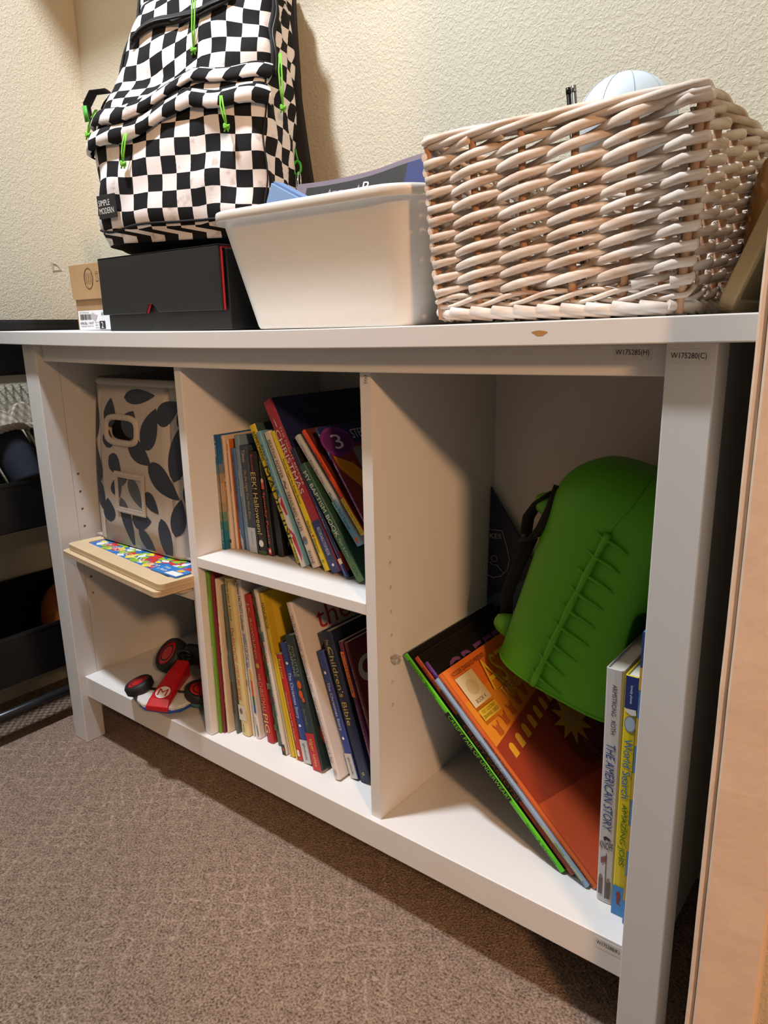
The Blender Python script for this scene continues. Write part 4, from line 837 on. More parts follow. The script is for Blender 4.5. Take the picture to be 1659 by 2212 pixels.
book('comic_album', 'orange comic album with yellow title letters and an arena picture, topmost of the leaning stack', GR, 1.0345, 0.0690, zr_, 0.300, -46.4, 0.0056, 0.222, '#C9602A',
     [('t', 'GOSCINNY AND UDERZO', 0.04, 0.16, 0.2, 0.7, '#5a2c16'), ('t', 'ASTERIX THE GLADIATOR', 0.31, 0.53, 0.2, 0.75, '#2c1a10'), ('t', 'HODDER DARGAUD', 0.86, 0.99, 0.2, 0.7, '#3a1c10'), ('b', 0.79, 0.96, 0.0, 0.15, '#B6BE7A')],
     [('p', [(0.02, 0.60), (1, 0.72), (1, 1), (0.02, 1)], '#E2742A'), ('p', [(0.02, 0.62), (1, 0.80), (1, 0.90), (0.02, 0.84)], '#E08A28'), ('p', [(0.02, 0.0), (1, 0.0), (1, 0.74), (0.02, 0.63)], '#9A3A20'), ('p', [(0.02, 0.0), (1, 0.0), (1, 0.22), (0.02, 0.36)], '#C4512A')] +
     arches + crowd + [('p', [(0.55, 0.40), (0.62, 0.30), (0.95, 0.28), (1, 0.35), (1, 0.68), (0.88, 0.66), (0.6, 0.60)], '#6e2216'), ('p', star, '#D9A636'), ('o', 0.73, 0.50, 0.07, 0.045, '#C9A85c'),
      ('p', [(0.70, 0.40), (0.705, 0.40), (0.80, 0.10), (0.79, 0.10)], '#B08a50'),
      ('t', 'HODDER DARGAUD PRESENTS', 0.06, 0.42, 0.955, 0.975, '#5a2410'), ('p', [(0.06, 0.80), (0.24, 0.80), (0.24, 0.945), (0.06, 0.945)], '#D9C394'), ('t', 'BOOK 4', 0.10, 0.20, 0.81, 0.828, '#40301a'), ('o', 0.15, 0.88, 0.05, 0.035, '#C8AE7a'),
      ('p', [(0.06, 0.735), (0.24, 0.735), (0.24, 0.785), (0.06, 0.785)], '#D9B030'), ('t', 'TEXT: GOSCINNY', 0.08, 0.22, 0.763, 0.778, '#5a3a10'), ('t', 'DRAWINGS: UDERZO', 0.07, 0.23, 0.742, 0.757, '#5a3a10'),
      ('t', 'ASTERIX', 0.29, 0.98, 0.81, 0.95, '#E6BE30', 0.0), ('t', 'THE GLADIATOR', 0.33, 0.90, 0.765, 0.805, '#E0B45a')], True)
book('hardback', 'thick white hardback with blue italic capitals, standing upright beside the leaning albums', GR, 1.0425, 0.0578, zr_, 0.288, -0.9, 0.0190, 0.215, '#C9C4C4',
     [('t', 'ARMSTRONG . ROTH', 0.06, 0.26, 0.42, 0.68, '#3a3a3e'), ('t', 'THE AMERICAN STORY', 0.30, 0.67, 0.22, 0.74, '#274C8C', 0.012), ('p', [(0.3, 0.705), (0.45, 0.70), (0.65, 0.705), (0.8, 0.715), (0.6, 0.712), (0.7, 0.722), (0.5, 0.712), (0.35, 0.722)], '#26262a'), ('h', 'KNOPF', 0.725, 0.757, 0.10, 0.90, '#2a2a2e'),
      ('b', 0.775, 0.98, 0.50, 0.54, '#4e4038'), ('p', [(0.5, 0.785), (0.2, 0.80), (0.22, 0.825), (0.5, 0.812)], '#8a5a54'), ('b', 0.89, 0.965, 0.12, 0.34, '#6a5446'), ('o', 0.885, 0.23, 0.010, 0.09, '#8a6a54'), ('b', 0.90, 0.975, 0.58, 0.82, '#5a4a46'), ('o', 0.893, 0.70, 0.010, 0.09, '#8a6a54')])
book('hardback', 'yellow hardback with blue and green title words and a magnifying glass on its spine', GR, 1.0636, 0.0490, zr_, 0.290, -0.4, 0.0145, 0.215, '#DEC51C',
     [('b', 0.0, 0.125, 0.08, 1, '#1C2F6E'), ('t', 'lonely planet', 0.035, 0.105, 0.40, 0.62, '#E6E8EE'), ('p', [(0.1, 0.128), (0.9, 0.125), (0.95, 0.145), (0.6, 0.15), (0.2, 0.14)], '#E0DCD0'), ('o', 0.185, 0.55, 0.033, 0.42, '#7a8288'), ('o', 0.185, 0.55, 0.028, 0.36, '#A9BCC6'), ('b', 0.87, 1.0, 0, 1, '#3F86C0'),
      ('t', 'World Search', 0.245, 0.49, 0.22, 0.80, '#2D78B4'), ('t', 'AMAZING JOBS', 0.51, 0.775, 0.22, 0.74, '#3F7A22', 0.012), ('p', [(0.3, 0.90), (0.55, 0.89), (0.7, 0.91), (0.6, 0.945), (0.75, 0.955), (0.4, 0.95), (0.35, 0.925)], '#7a3030')])
book('hardback', 'blue and gold checked hardback almost hidden behind the right post', GR, 1.0788, 0.0400, zr_, 0.345, 0.0, 0.0105, 0.215, '#3A6FB0', [('b', k / 11, (k + 1) / 11, 0, 1, '#B9983A') for k in range(1, 11, 2)] + [('b', 0.0, 0.11, 0, 1, '#1d3a72')])

# ---------------------------------------------------------------- green pail
gp = thing('green_pail', 'green stitched novelty pail with a black strap handle resting on the leaning books', 'pail', (0.962, 0.195, 0.333), (radians(-3), radians(14), radians(0)))
M_green = mat('green_silicone', '#56AC10', 0.5, (25, 0.03, 0.002)); M_green2 = mat('light_green_silicone', '#62B02A', 0.5)
PW_, PDp, PH = 0.108, 0.082, 0.285
def gsec(z):
    t = z / PH; k = 1.0 - 0.06 * min(1, t * 1.4); r = 0.062
    e = 0.0 if z < PH - r else r - sqrt(max(0.0, r * r - (z - PH + r) ** 2))
    return PW_ * k - e, PDp * k - e
def gpt(a, z, out=0.0):
    hw, hd = gsec(z); c, s = cos(a), sin(a); n = 0.62
    x = (hw if c < 0 else hw * (0.80 - 0.20 * z / PH)) * math.copysign(abs(c) ** n, c); y = hd * math.copysign(abs(s) ** n, s)
    # recess under the brow on the right-hand side
    if c > 0 and s < 0.6:
        q = ss(0.45, 0.8, c) * ss(0.02, 0.05, z) * (1 - ss(0.125, 0.150, z)); x -= 0.030 * q
    return Vector((x + out * c, y + out * s, z))
b = MB(); N = 96
rings = [[gpt(2 * pi * j / N, z) for j in range(N)] for z in [0, 0.002] + [0.008 + 0.0075 * k for k in range(36)] + [0.2775, 0.281, 0.2835, 0.2848]]
b.loft(rings); b.build('pail_body', M_green, gp)
# lip round the open rim
b = MB(); b.tube([gpt(2 * pi * j / N, 0.002, 0.0) for j in range(N)], 0.0016, 8, closed=True); b.build('rim', M_green, gp)
def seam_a(z): return 1.445 * pi + 0.045 * pi * (z / 0.2)
b = MB(); pts = [gpt(seam_a(z), z, 0.0018) for z in [0.002 + 0.215 * k / 30 for k in range(31)]]
b.tube(pts, [0.0042 + 0.0006 * sin(k * 0.9) for k in range(31)], 8); b.build('stitch_ridge', M_green, gp)['label'] = 'raised scar-like ridge'
for k in range(9):
    z = 0.016 + 0.0240 * k; a = seam_a(z); b = MB(); sgn = 1 if k % 2 else -1
    L = 0.105 if k % 3 else 0.12
    P = [gpt(a + (q * L) * 1.0, z + 0.004 * (-q) * 1.5 + 0.002, 0.004 - 0.0022 * abs(q)) for q in (-0.75, -0.4, 0, 0.5, 1.0, 1.35)]
    b.tube(P, [0.0003, 0.0014, 0.0019, 0.0019, 0.0012, 0.0003], 6); b.build('stitch', M_green, gp)
b = MB(); b.tube([gpt(seam_a(z), z, 0.0) for z in [0.217 + 0.066 * k / 20 for k in range(21)]], 0.0011, 6); b.build('mould_line', M_green, gp)
# neck bolts that hold the strap handle
for zq in (0.030, 0.205):
    p0 = gpt(1.05 * pi, zq); b = MB()
    b.loft([[(p0.x + 0.004 - dx, p0.y + r * cos(t), zq + r * sin(t) * 1.0) for t in [2 * pi * k / 18 for k in range(18)]] for dx, r in ((0, 0.0165), (0.010, 0.0155), (0.020, 0.0125), (0.026, 0.008), (0.028, 0.003))])
    b.build('bolt', M_green2, gp)['label'] = 'lighter green knob'
M_strap = mat('black_webbing', '#120d0b', 0.8, (800, 0.4, 0.0006))
p0 = gpt(1.06 * pi, 0.205)
b = MB()
def strap(pts, r): b.tube([(p0.x + x, p0.y + y, z_) for x, y, z_ in pts], r, 8, flat=0.14, up=(0.9, 0.45, 0.75))
strap([(0.012, -0.016, 0.238), (0.000, -0.014, 0.226), (-0.016, -0.008, 0.204), (-0.024, -0.004, 0.182), (-0.020, -0.006, 0.160)], 0.0075)
strap([(0.012, -0.018, 0.238), (0.013, -0.024, 0.210), (0.008, -0.026, 0.182), (-0.006, -0.020, 0.162), (-0.020, -0.008, 0.156)], 0.0105)
b.build('strap_handle', M_strap, gp)
b = MB(); b.tube([(p0.x - 0.010, p0.y - 0.010, 0.162), (p0.x - 0.018, p0.y - 0.006, 0.115), (p0.x - 0.024, p0.y, 0.070), (p0.x - 0.016, p0.y + 0.004, 0.035)], 0.0085, 8, flat=0.15, up=(0.9, 0.45, 0.2)); b.build('strap_tail', M_strap, gp)

# ---------------------------------------------------------------- banner at the back of the right compartment
bn = thing('soccer_banner', 'dark banner with a shield and a mountain emblem at the back of the right compartment', 'banner', (0.7610, 0.2830, ZB + 0.0005), (radians(-2), 0, 0))
def card(name, poly, y, col):
    b = MB(); b.prism(poly, y, y + 0.0035, 'y'); return b.build(name, mat('card_' + col[1:], col, 0.5), bn)
nav = card('navy_panel', [(0.0, 0.230), (0.084, 0.288), (0.0, 0.405)], 0.0, '#141B3C')
blu = card('blue_panel', [(0.0, 0.0), (0.13, 0.0), (0.13, 0.250), (0.084, 0.288), (0.0, 0.230)], 0.0006, '#3E5478')
p = Print(); yy = -0.0006
shield = [(-0.0005, 0.340), (0.024, 0.343), (0.030, 0.330), (0.040, 0.305), (0.041, 0.290), (0.033, 0.274), (0.020, 0.262), (0.0, 0.258)]
sh = [(max(0.0004, x), zz) for x, zz in [(0, 0.340), (0.022, 0.341), (0.031, 0.318), (0.036, 0.298), (0.033, 0.282), (0.022, 0.270), (0.010, 0.266), (0, 0.268)]]
b = MB(); b.tube([(x, yy, zz) for x, zz in sh], 0.0007, 5); b.tube([(0.001, yy, 0.290), (0.008, yy, 0.286), (0.016, yy, 0.286), (0.027, yy, 0.276)], 0.0006, 5); b.tube([(0.010 + 0.005 * cos(t), yy, 0.296 + 0.005 * sin(t)) for t in [2 * pi * k / 14 for k in range(14)]], 0.0006, 5, closed=True)
b.build('shield_emblem', mat('pale_print', '#A9ABB2', 0.5), nav)
p.text('KES', (0.0015, yy, 0.3265), (0.019, 0, 0.002), (0, 0, 0.0075), '#A9ABB2'); p.build('panel_print', nav)
p = Print(); yb = -0.0002
for x0_, hgt in ((0.031, 0.045), (0.043, 0.058), (0.055, 0.046)):
    p.poly([(x0_ - 0.004, yb, 0.165), (x0_, yb, 0.165), (x0_ + 0.003, yb, 0.165 + hgt * 0.8), (x0_ + 0.010, yb, 0.165 + hgt * 0.45), (x0_ + 0.010, yb, 0.165 + hgt * 0.6), (x0_ + 0.003, yb, 0.165 + hgt)], '#C4C6CC')
p.text('WHITECAPS', (0.026, yb, 0.148), (0.062, 0, 0.018), (0, 0, 0.011), '#C4C6CC'); p.text('VANCOUVER', (0.052, yb, 0.178), (0.055, 0, 0.014), (0, 0, 0.011), '#C4C6CC'); p.build('panel_print', blu)

# ---------------------------------------------------------------- fabric storage bin
FB = thing('fabric_bin', 'light grey fabric bin with navy leaf print in the upper left compartment', 'bin')
def leaf_material():
    return mat('grey_print_fabric', '#B9ADA2', 0.75, (700, 0.25, 0.0006))
M_fab = leaf_material(); M_navy = mat('navy_leaf_print', '#2B3140', 0.6, (700, 0.2, 0.0005)); M_bind = mat('cream_binding', '#B7ABA0', 0.85, (600, 0.4, 0.0008))
fx0, fx1, fy0, fy1, fz0, fh = 0.055, 0.352, 0.062, 0.285, 0.4105, 0.287
FB.location = (0, 0, fz0)
# front outline from the photo: the bin bulges slightly and leans back
def fsec(z):
    t = z / fh; return fx0 - 0.004 * sin(pi * t) + 0.010 * t, fx1 + 0.004 * sin(pi * t), fy0 - 0.010 * (1 - t) * 0.5 - 0.004 * sin(pi * t) + 0.014 * t, fy1
def fring(z, off=0.0):
    x0, x1, y0, y1 = fsec(z); return rrect(x0 - off, x1 + off, y0 - off, y1 + off, 0.048 + off, z, 6)
def fyp(x, z):
    """y of the front face"""
    x0, x1, y0, y1 = fsec(z); return y0
# handle hole: cut through the front wall by leaving the grid cells of the oval open
hx, hz, hrx, hrz = 0.172, 0.203, 0.041, 0.0185
def stad(a, k=1.0, ex=0.0):
    # rounded slot outline
    n = 0.55; c, s = cos(a), sin(a)
    return hx + (hrx * k + ex) * math.copysign(abs(c) ** n, c), hz + (hrz * k + ex) * math.copysign(abs(s) ** n, s)
b = MB()
ZS_ = [0.0, 0.004] + [fh * k / 14 for k in range(1, 15)]
# three walls as a strip (all but the front), then the front built round the slot
rings = []
for zz in ZS_:
    r = fring(zz); x0, x1, y0, y1 = fsec(zz)
    order = r[21:] + r[:21]          # start at front right corner start
    rings.append(order)
    # order[0..6] front right arc, 7..13 back right, 14..20 back left, 21..27 front left
b.loft(rings, 0, False, False, True, False)
NA = 48; slot = [stad(2 * pi * k / NA) for k in range(NA)]
xl_, xr_ = fsec(0.1)[0] + 0.048, fsec(0.1)[1] - 0.048
outer = []
for k in range(NA):
    a = 2 * pi * k / NA; c, s = cos(a), sin(a)
    tx = ((xr_ - hx) if c > 0 else (hx - xl_)) / max(abs(c), 1e-6); tz = ((fh - hz) if s > 0 else hz) / max(abs(s), 1e-6); t = min(tx, tz)
    outer.append([hx + c * t, hz + s * t])
for cx_, cz_ in ((xr_, fh), (xl_, fh), (xl_, 0.0), (xr_, 0.0)):
    i = min(range(NA), key=lambda k: (outer[k][0] - cx_) ** 2 + (outer[k][1] - cz_) ** 2); outer[i] = [cx_, cz_]
rr_ = []
for q in (0.0, 0.04, 0.15, 0.3, 0.5, 0.75, 1.0):
    row = []
    for k in range(NA):
        x = slot[k][0] + (outer[k][0] - slot[k][0]) * q; zz = slot[k][1] + (outer[k][1] - slot[k][1]) * q
        # clamp the outer edge to the arcs' ends at that height
        if q == 1.0:
            s0, s1 = fsec(zz)[0] + 0.048, fsec(zz)[1] - 0.048
            if abs(outer[k][0] - xr_) < 1e-6: x = s1
            elif abs(outer[k][0] - xl_) < 1e-6: x = s0
        row.append((x, fyp(x, zz), zz))
    rr_.append(row)
b.loft(rr_, 0, False, False, True, True)
wall_o = b.build('fabric_wall', M_fab, FB); md = wall_o.modifiers.new('solid', 'SOLIDIFY'); md.thickness = 0.0016; md.offset = 0
b = MB(); b.box(fx0 + 0.006, fx1 - 0.006, fy0, fy1 - 0.006, 0.001, 0.004); b.build('bin_floor', M_bind, FB)
b = MB(); b.tube(fring(fh - 0.003, 0.0005), 0.0062, 8, closed=True, flat=0.55, up=(0, 0, 1)); b.build('rim_binding', M_bind, FB)
b = MB(); b.loft([[(q[0], fyp(q[0], q[1]) + dy, q[1]) for q in [stad(2 * pi * k / NA, 1.0, ex) for k in range(NA)]] for ex, dy in ((-0.001, 0.006), (-0.0015, -0.003), (0.001, -0.0055), (0.0065, -0.0055), (0.0085, -0.003), (0.0088, 0.0))], 0, False, False)
b.build('handle_grommet', mat('beige_plastic', '#BDB0A2', 0.5), FB)
# navy leaves printed on the front: pointed ovals (x, z, length, width, angle)
leaves = [(0.138, 0.232, 0.046, 0.029, 80), (0.196, 0.216, 0.045, 0.038, 60), (0.253, 0.210, 0.072, 0.036, 62), (0.225, 0.262, 0.080, 0.020, 4), (0.130, 0.186, 0.030, 0.026, 70), (0.222, 0.168, 0.066, 0.030, -28),
          (0.148, 0.142, 0.040, 0.028, -40), (0.285, 0.126, 0.085, 0.034, -33), (0.150, 0.100, 0.030, 0.030, -60), (0.205, 0.098, 0.055, 0.024, -55), (0.250, 0.086, 0.044, 0.022, -40),
          (0.120, 0.058, 0.040, 0.030, 95), (0.176, 0.042, 0.085, 0.024, -70), (0.218, 0.052, 0.052, 0.028, 5), (0.232, 0.014, 0.060, 0.020, -42), (0.285, 0.024, 0.075, 0.028, -75), (0.318, 0.070, 0.06, 0.026, 75), (0.322, 0.175, 0.085, 0.030, 80), (0.300, 0.240, 0.06, 0.03, 30), (0.088, 0.140, 0.075, 0.030, 95), (0.092, 0.085, 0.065, 0.030, -62), (0.085, 0.225, 0.080, 0.034, 88), (0.345, 0.240, 0.060, 0.030, 60), (0.352, 0.120, 0.070, 0.034, 85), (0.168, 0.118, 0.03, 0.018, 10)]
def fz_clip(z_): return min(fh - 0.011, max(0.003, z_))
def front_pt(x, z_, off):
    # the print runs on round the corners: x is measured along the cloth
    x0, x1, y0, y1 = fsec(z_); r = 0.048; a0, a1 = x0 + r, x1 - r
    if x < a0: q = min(1.5, (a0 - x) / r); return a0 - (r + off) * sin(q), y0 + r - (r + off) * cos(q), z_
    if x > a1: q = min(1.5, (x - a1) / r); return a1 + (r + off) * sin(q), y0 + r - (r + off) * cos(q), z_
    return x, y0 - off, z_
b = MB()
for (lx, lz, ln, lw, an) in leaves:
    a = radians(an); rows_ = []
    for k in range(13):
        q_ = k / 12; u_ = ln * 1.10 * (q_ - 0.5); hw_ = lw * 0.62 * max(0.0, sin(pi * q_ ** 0.72)) ** 0.85; row = []
        for j in range(9):
            v_ = hw_ * (j / 4 - 1); x_ = lx + u_ * cos(a) - v_ * sin(a); z_ = fz_clip(lz + u_ * sin(a) + v_ * cos(a)); row.append(front_pt(x_, z_, 0.0013))
        rows_.append(row)
    b.loft(rows_, 0, False, False, True, False)
b.build('leaf_print', M_navy, wall_o, recalc=False)
# stitched label pocket with a clear window
px0, px1, pz0, pz1 = 0.148, 0.234, 0.060, 0.132
def pq(x, zz, dy): return (x, fyp(x, zz) + dy - 0.0008, zz)
b = MB()
for (a0, a1, c0, c1) in ((px0, px1, pz1 - 0.010, pz1), (px0, px1, pz0, pz0 + 0.009), (px0, px0 + 0.008, pz0 + 0.009, pz1 - 0.010), (px1 - 0.008, px1, pz0 + 0.009, pz1 - 0.010)):
    b.add([pq(a0, c0, -0.0012), pq(a1, c0, -0.0012), pq(a1, c1, -0.0012), pq(a0, c1, -0.0012), pq(a0, c0, -0.0034), pq(a1, c0, -0.0034), pq(a1, c1, -0.0034), pq(a0, c1, -0.0034)], [(0, 1, 2, 3), (7, 6, 5, 4), (0, 4, 5, 1), (1, 5, 6, 2), (2, 6, 7, 3), (3, 7, 4, 0)])
pk = b.build('label_pocket', M_bind, FB)
b = MB()
for (a, c) in [(px0 + 0.003 + i * 0.0042, zz) for i in range(20) for zz in (pz0 + 0.003, pz1 - 0.003)] + [(xx, pz0 + 0.004 + i * 0.0042) for i in range(16) for xx in (px0 + 0.002, px1 - 0.002)]:
    q = pq(a, c, -0.0036); b.box(q[0] - 0.0011, q[0] + 0.0011, q[1] - 0.0004, q[1] + 0.0004, q[2] - 0.0004, q[2] + 0.0004)
b.build('stitching', mat('cream_thread', '#D8CDC0', 0.8), pk)
b = MB(); b.add([pq(px0 + 0.008, pz0 + 0.009, -0.0022), pq(px1 - 0.008, pz0 + 0.009, -0.0022), pq(px1 - 0.008, pz1 - 0.010, -0.0022), pq(px0 + 0.008, pz1 - 0.010, -0.0022)], [(0, 1, 2, 3)])
b.build('clear_window', mat('clear_film', '#b9bcb9', 0.2, None, 0, 30, 0, 0.14), FB)

# ---------------------------------------------------------------- wooden puzzle trays
M_ply = mat('birch_plywood', '#CDB48E', 0.6, (250, 0.1, 0.0004), 0.05, 20); M_plyedge = M_ply
def puzzle(label, loc, rz, w, d, th, art):
    r = thing('puzzle_tray', label, 'puzzle', loc, (0, 0, radians(rz)), 'wooden puzzles on the left shelf')
    b = MB(); b.loft([rrect(0, w, 0, d, 0.010, 0), rrect(0, w, 0, d, 0.010, th * 0.55)], smooth=False); b.build('tray_base', M_ply, r, bevel=0.0008)
    b = MB(); b.loft([rrect(0, w, 0, d, 0.010, th * 0.57), rrect(0, w, 0, d, 0.010, th), rrect(0.022, w - 0.022, 0.028, d - 0.028, 0.006, th), rrect(0.022, w - 0.022, 0.028, d - 0.028, 0.006, th * 0.57)], 0, False, False, smooth=False); b.build('tray_frame', M_ply, r)
    if art:
        b = MB(); b.loft([rrect(0.022, w - 0.022, 0.028, d - 0.028, 0.006, th * 0.56), rrect(0.022, w - 0.022, 0.028, d - 0.028, 0.006, th * 0.80)], smooth=False)
        pic = b.build('picture_panel', mat('puzzle_blue', '#3E78B8', 0.45), r)
        p = Print(); rn = random.Random(9); zt_ = th * 0.80 + 0.0003; cols = ['#C8302C', '#8FB52E', '#3C7FC2', '#DDE4E8', '#C8302C', '#9BBF2E', '#E6D13A', '#2F6DB4']
        nx_, ny_ = 22, 9
        for i in range(nx_):
            for j in range(ny_):
                cx_ = 0.028 + (w - 0.056) * (i + 0.5 + rn.uniform(-.3, .3)) / nx_; cy_ = 0.034 + (d - 0.068) * (j + 0.5 + rn.uniform(-.3, .3)) / ny_
                rx_ = rn.uniform(0.006, 0.011); ry_ = rn.uniform(0.005, 0.010); ph = rn.uniform(0, 6); zz = zt_ + 0.00003 * ((i * 7 + j * 3) % 9)
                p.poly([(min(w - 0.024, max(0.024, cx_ + rx_ * cos(t) * (1 + 0.35 * sin(3 * t + ph)))), min(d - 0.03, max(0.03, cy_ + ry_ * sin(t) * (1 + 0.3 * cos(2 * t + ph)))), zz) for t in [2 * pi * k / 14 for k in range(14)]], cols[rn.randrange(8)])
        zz = zt_ + 0.0005
        for (s, a, yb_, wd) in (('MY FIRST', 0.05, 0.040, 0.07), ('JIGSAW', 0.125, 0.036, 0.08), ('WORDS', 0.21, 0.036, 0.06)):
            p.text(s, (a, yb_, zz), (wd, 0, 0), (0, 0.014, 0), ['#DCE6B0', '#BFDCEE', '#E8C6C0'][len(s) % 3])
        p.build('picture_print', pic)
    return r
puzzle('thin birch puzzle tray, undermost and set back beneath the other two', (0.060, 0.012, ZS2 + 0.0003), -2.0, 0.328, 0.185, 0.0064, False)
puzzle('plain birch puzzle tray, middle one of the left shelf stack', (0.057, -0.0075, ZS2 + 0.0070), -6.2, 0.334, 0.195, 0.0090, False)
puzzle('birch puzzle tray with a red, green and blue picture, topmost on the left shelf', (0.0625, 0.0015, ZS2 + 0.0165), -6.6, 0.332, 0.190, 0.0105, True)
pc = thing('puzzle_piece', 'small blue and white lettered card lying on the coloured puzzle', 'card', (0.318, -0.002, ZS2 + 0.0275), (0, 0, radians(-2)))
b = MB(); b.loft([rrect(0, 0.070, 0, 0.030, 0.004, 0.0), rrect(0, 0.070, 0, 0.030, 0.004, 0.0022)], smooth=False); pcb = b.build('card_body', mat('blue_card', '#2F78BE', 0.45), pc)
p = Print(); p.text('Take', (0.012, 0.017, 0.0025), (0.016, 0, 0), (0, 0.006, 0), '#E6EEF4'); p.text('a Bath', (0.008, 0.007, 0.0025), (0.024, 0, 0), (0, 0.006, 0), '#E6EEF4')
p.poly([(0.036, 0.002, 0.0024), (0.068, 0.002, 0.0024), (0.068, 0.016, 0.0024), (0.040, 0.015, 0.0024)], '#E4E2DC'); p.poly([(0.044, 0.018, 0.0024), (0.058, 0.017, 0.0024), (0.060, 0.026, 0.0024), (0.048, 0.027, 0.0024)], '#E2A53A'); p.build('card_print', pcb)

# ---------------------------------------------------------------- toy kart
kt = thing('toy_kart', 'red, white and blue toy go-kart on the bottom left shelf', 'toy car', (0.258, 0.078, ZB + 0.0008), (0, 0, radians(-66)))
kt.scale = (1.12, 1.12, 1.12)
M_kred = mat('kart_red', '#B3141C', 0.25); M_kwhite = mat('kart_white', '#C9C4C0', 0.3); M_kblue = mat('kart_blue', '#1F4FA0', 0.3); M_tyre = mat('tyre_rubber', '#131314', 0.6); M_teal = mat('teal_hub', '#3E6A78', 0.5)
# local +x is the nose
def kring(x, hw, z0, z1, r=0.006):
    return [(x, q[0], q[1]) for q in rrect(-hw, hw, z0, z1, min(r, (z1 - z0) * 0.45, hw * 0.9), 0)]
b = MB(); b.loft([kring(-0.070, 0.026, 0.010, 0.022), kring(-0.03, 0.034, 0.008, 0.022), kring(0.02, 0.038, 0.008, 0.0205), kring(0.05, 0.042, 0.008, 0.0190), kring(0.066, 0.036, 0.009, 0.0170), kring(0.075, 0.022, 0.010, 0.0155)]); b.build('chassis', M_kblue, kt)
b = MB(); b.loft([kring(-0.060, 0.026, 0.0215, 0.030), kring(0.0, 0.030, 0.0215, 0.030), kring(0.030, 0.044, 0.0200, 0.0275), kring(0.050, 0.048, 0.0185, 0.0255), kring(0.066, 0.040, 0.0165, 0.0225), kring(0.074, 0.026, 0.0150, 0.0195)]); b.build('deck', M_kwhite, kt)
b = MB(); b.loft([kring(-0.010, 0.011, 0.026, 0.056, 0.004), kring(0.015, 0.0135, 0.024, 0.049, 0.004), kring(0.045, 0.0165, 0.021, 0.037, 0.004), kring(0.066, 0.0185, 0.016, 0.028, 0.004), kring(0.077, 0.019, 0.012, 0.020, 0.003)], smooth=False); hood = b.build('hood', M_kred, kt, bevel=0.001)
def hz_(x): 
    xs = [(-0.010, 0.056), (0.015, 0.049), (0.045, 0.037), (0.066, 0.028), (0.077, 0.020)]
    for (a, c), (a2, c2) in zip(xs, xs[1:]):
        if a <= x <= a2: return c + (c2 - c) * (x - a) / (a2 - a)
    return 0.02
p = Print()
P = [Vector((0.045, 0, 0.0376)), Vector((0.066, 0, 0.0286))]; dn = (P[1] - P[0]).normalized(); nn = Vector((-dn.z, 0, dn.x)); ce = (P[0] + P[1]) / 2 + nn * 0.0004
Yv = Vector((0, 1, 0))
p.poly([ce + Yv * 0.0118 * cos(t) - dn * 0.0112 * sin(t) for t in [2 * pi * k / 28 for k in range(28)]], '#E2DCD8')
p.text('M', ce + Yv * -0.0078 + dn * 0.0066 + nn * 0.0004, Yv * 0.0156, -dn * 0.0132, '#B3141C'); p.build('hood_emblem', hood)
for s in (-1, 1):
    b = MB(); b.loft([[(q[0], s * y, q[1]) for q in [(0.014 * k_, 0) for k_ in ()] or [(-0.046 + 0.012 * cos(t), 0.030 + 0.010 * sin(t)) for t in [2 * pi * k / 16 for k in range(16)]]] for y in (0.012, 0.034)]); b.build('side_pod', M_kred, kt)
    for (wx, wy, wz, wr, ww, ax) in ((0.038, 0.052, 0.030, 0.0225, 0.017, (0.12, 0.30, 0.95)), (-0.052, 0.046, 0.040, 0.030, 0.024, (0.55, 0.45, 0.70))):
        A = Vector((ax[0], s * ax[1], ax[2])).normalized(); E1 = A.cross(Vector((1, 0, 0))).normalized(); E2 = A.cross(E1); C0 = Vector((wx, s * wy, wz))
        def disc(h_, r_): return [C0 + A * h_ + E1 * r_ * cos(t) + E2 * r_ * sin(t) for t in [2 * pi * k / 30 for k in range(30)]]
        b = MB(); b.loft([disc(-ww / 2, wr * 0.72), disc(-ww / 2 + 0.001, wr * 0.88), disc(-ww * 0.3, wr * 0.99), disc(ww * 0.25, wr), disc(ww / 2 - 0.001, wr * 0.90), disc(ww / 2, wr * 0.76), disc(ww / 2 - 0.002, wr * 0.70)]); w_ = b.build('wheel', M_tyre, kt)
        b = MB(); b.loft([disc(ww / 2 - 0.004, wr * 0.71), disc(ww / 2 - 0.0012, wr * 0.68), disc(ww / 2 - 0.0022, wr * 0.45), disc(ww / 2 - 0.0005, wr * 0.12), disc(ww / 2, wr * 0.03)]); b.build('hub', M_kred, w_)
        b = MB(); b.loft([disc(-ww / 2 - 0.011, wr * 0.45), disc(-ww / 2 - 0.009, wr * 0.70), disc(-ww / 2, wr * 0.74)]); b.build('thruster', M_teal, w_)
b = MB(); b.loft([kring(-0.058, 0.020, 0.030, 0.062), kring(-0.050, 0.022, 0.028, 0.060), kring(-0.046, 0.020, 0.028, 0.045)]); b.build('seat', mat('dark_seat', '#2a2020', 0.6), kt)
b = MB(); b.tube([(-0.020 + 0.004 * sin(t), 0.011 * cos(t), 0.060 + 0.010 * sin(t)) for t in [2 * pi * k / 20 for k in range(20)]], 0.0024, 8, closed=True); b.tube([(-0.006, 0, 0.050), (-0.020, 0, 0.060)], 0.0022, 8); b.tube([(-0.020, -0.011, 0.060), (-0.020, 0.011, 0.060)], 0.0020, 6); b.build('steering_wheel', M_black, kt)
b = MB(); b.tube([(0.038, -0.048, 0.026), (0.038, 0.048, 0.026)], 0.003, 8); b.build('axle', M_tyre, kt)
b = MB(); b.tube([(-0.052, -0.042, 0.034), (-0.052, 0.042, 0.034)], 0.0035, 8); b.build('axle', M_tyre, kt)

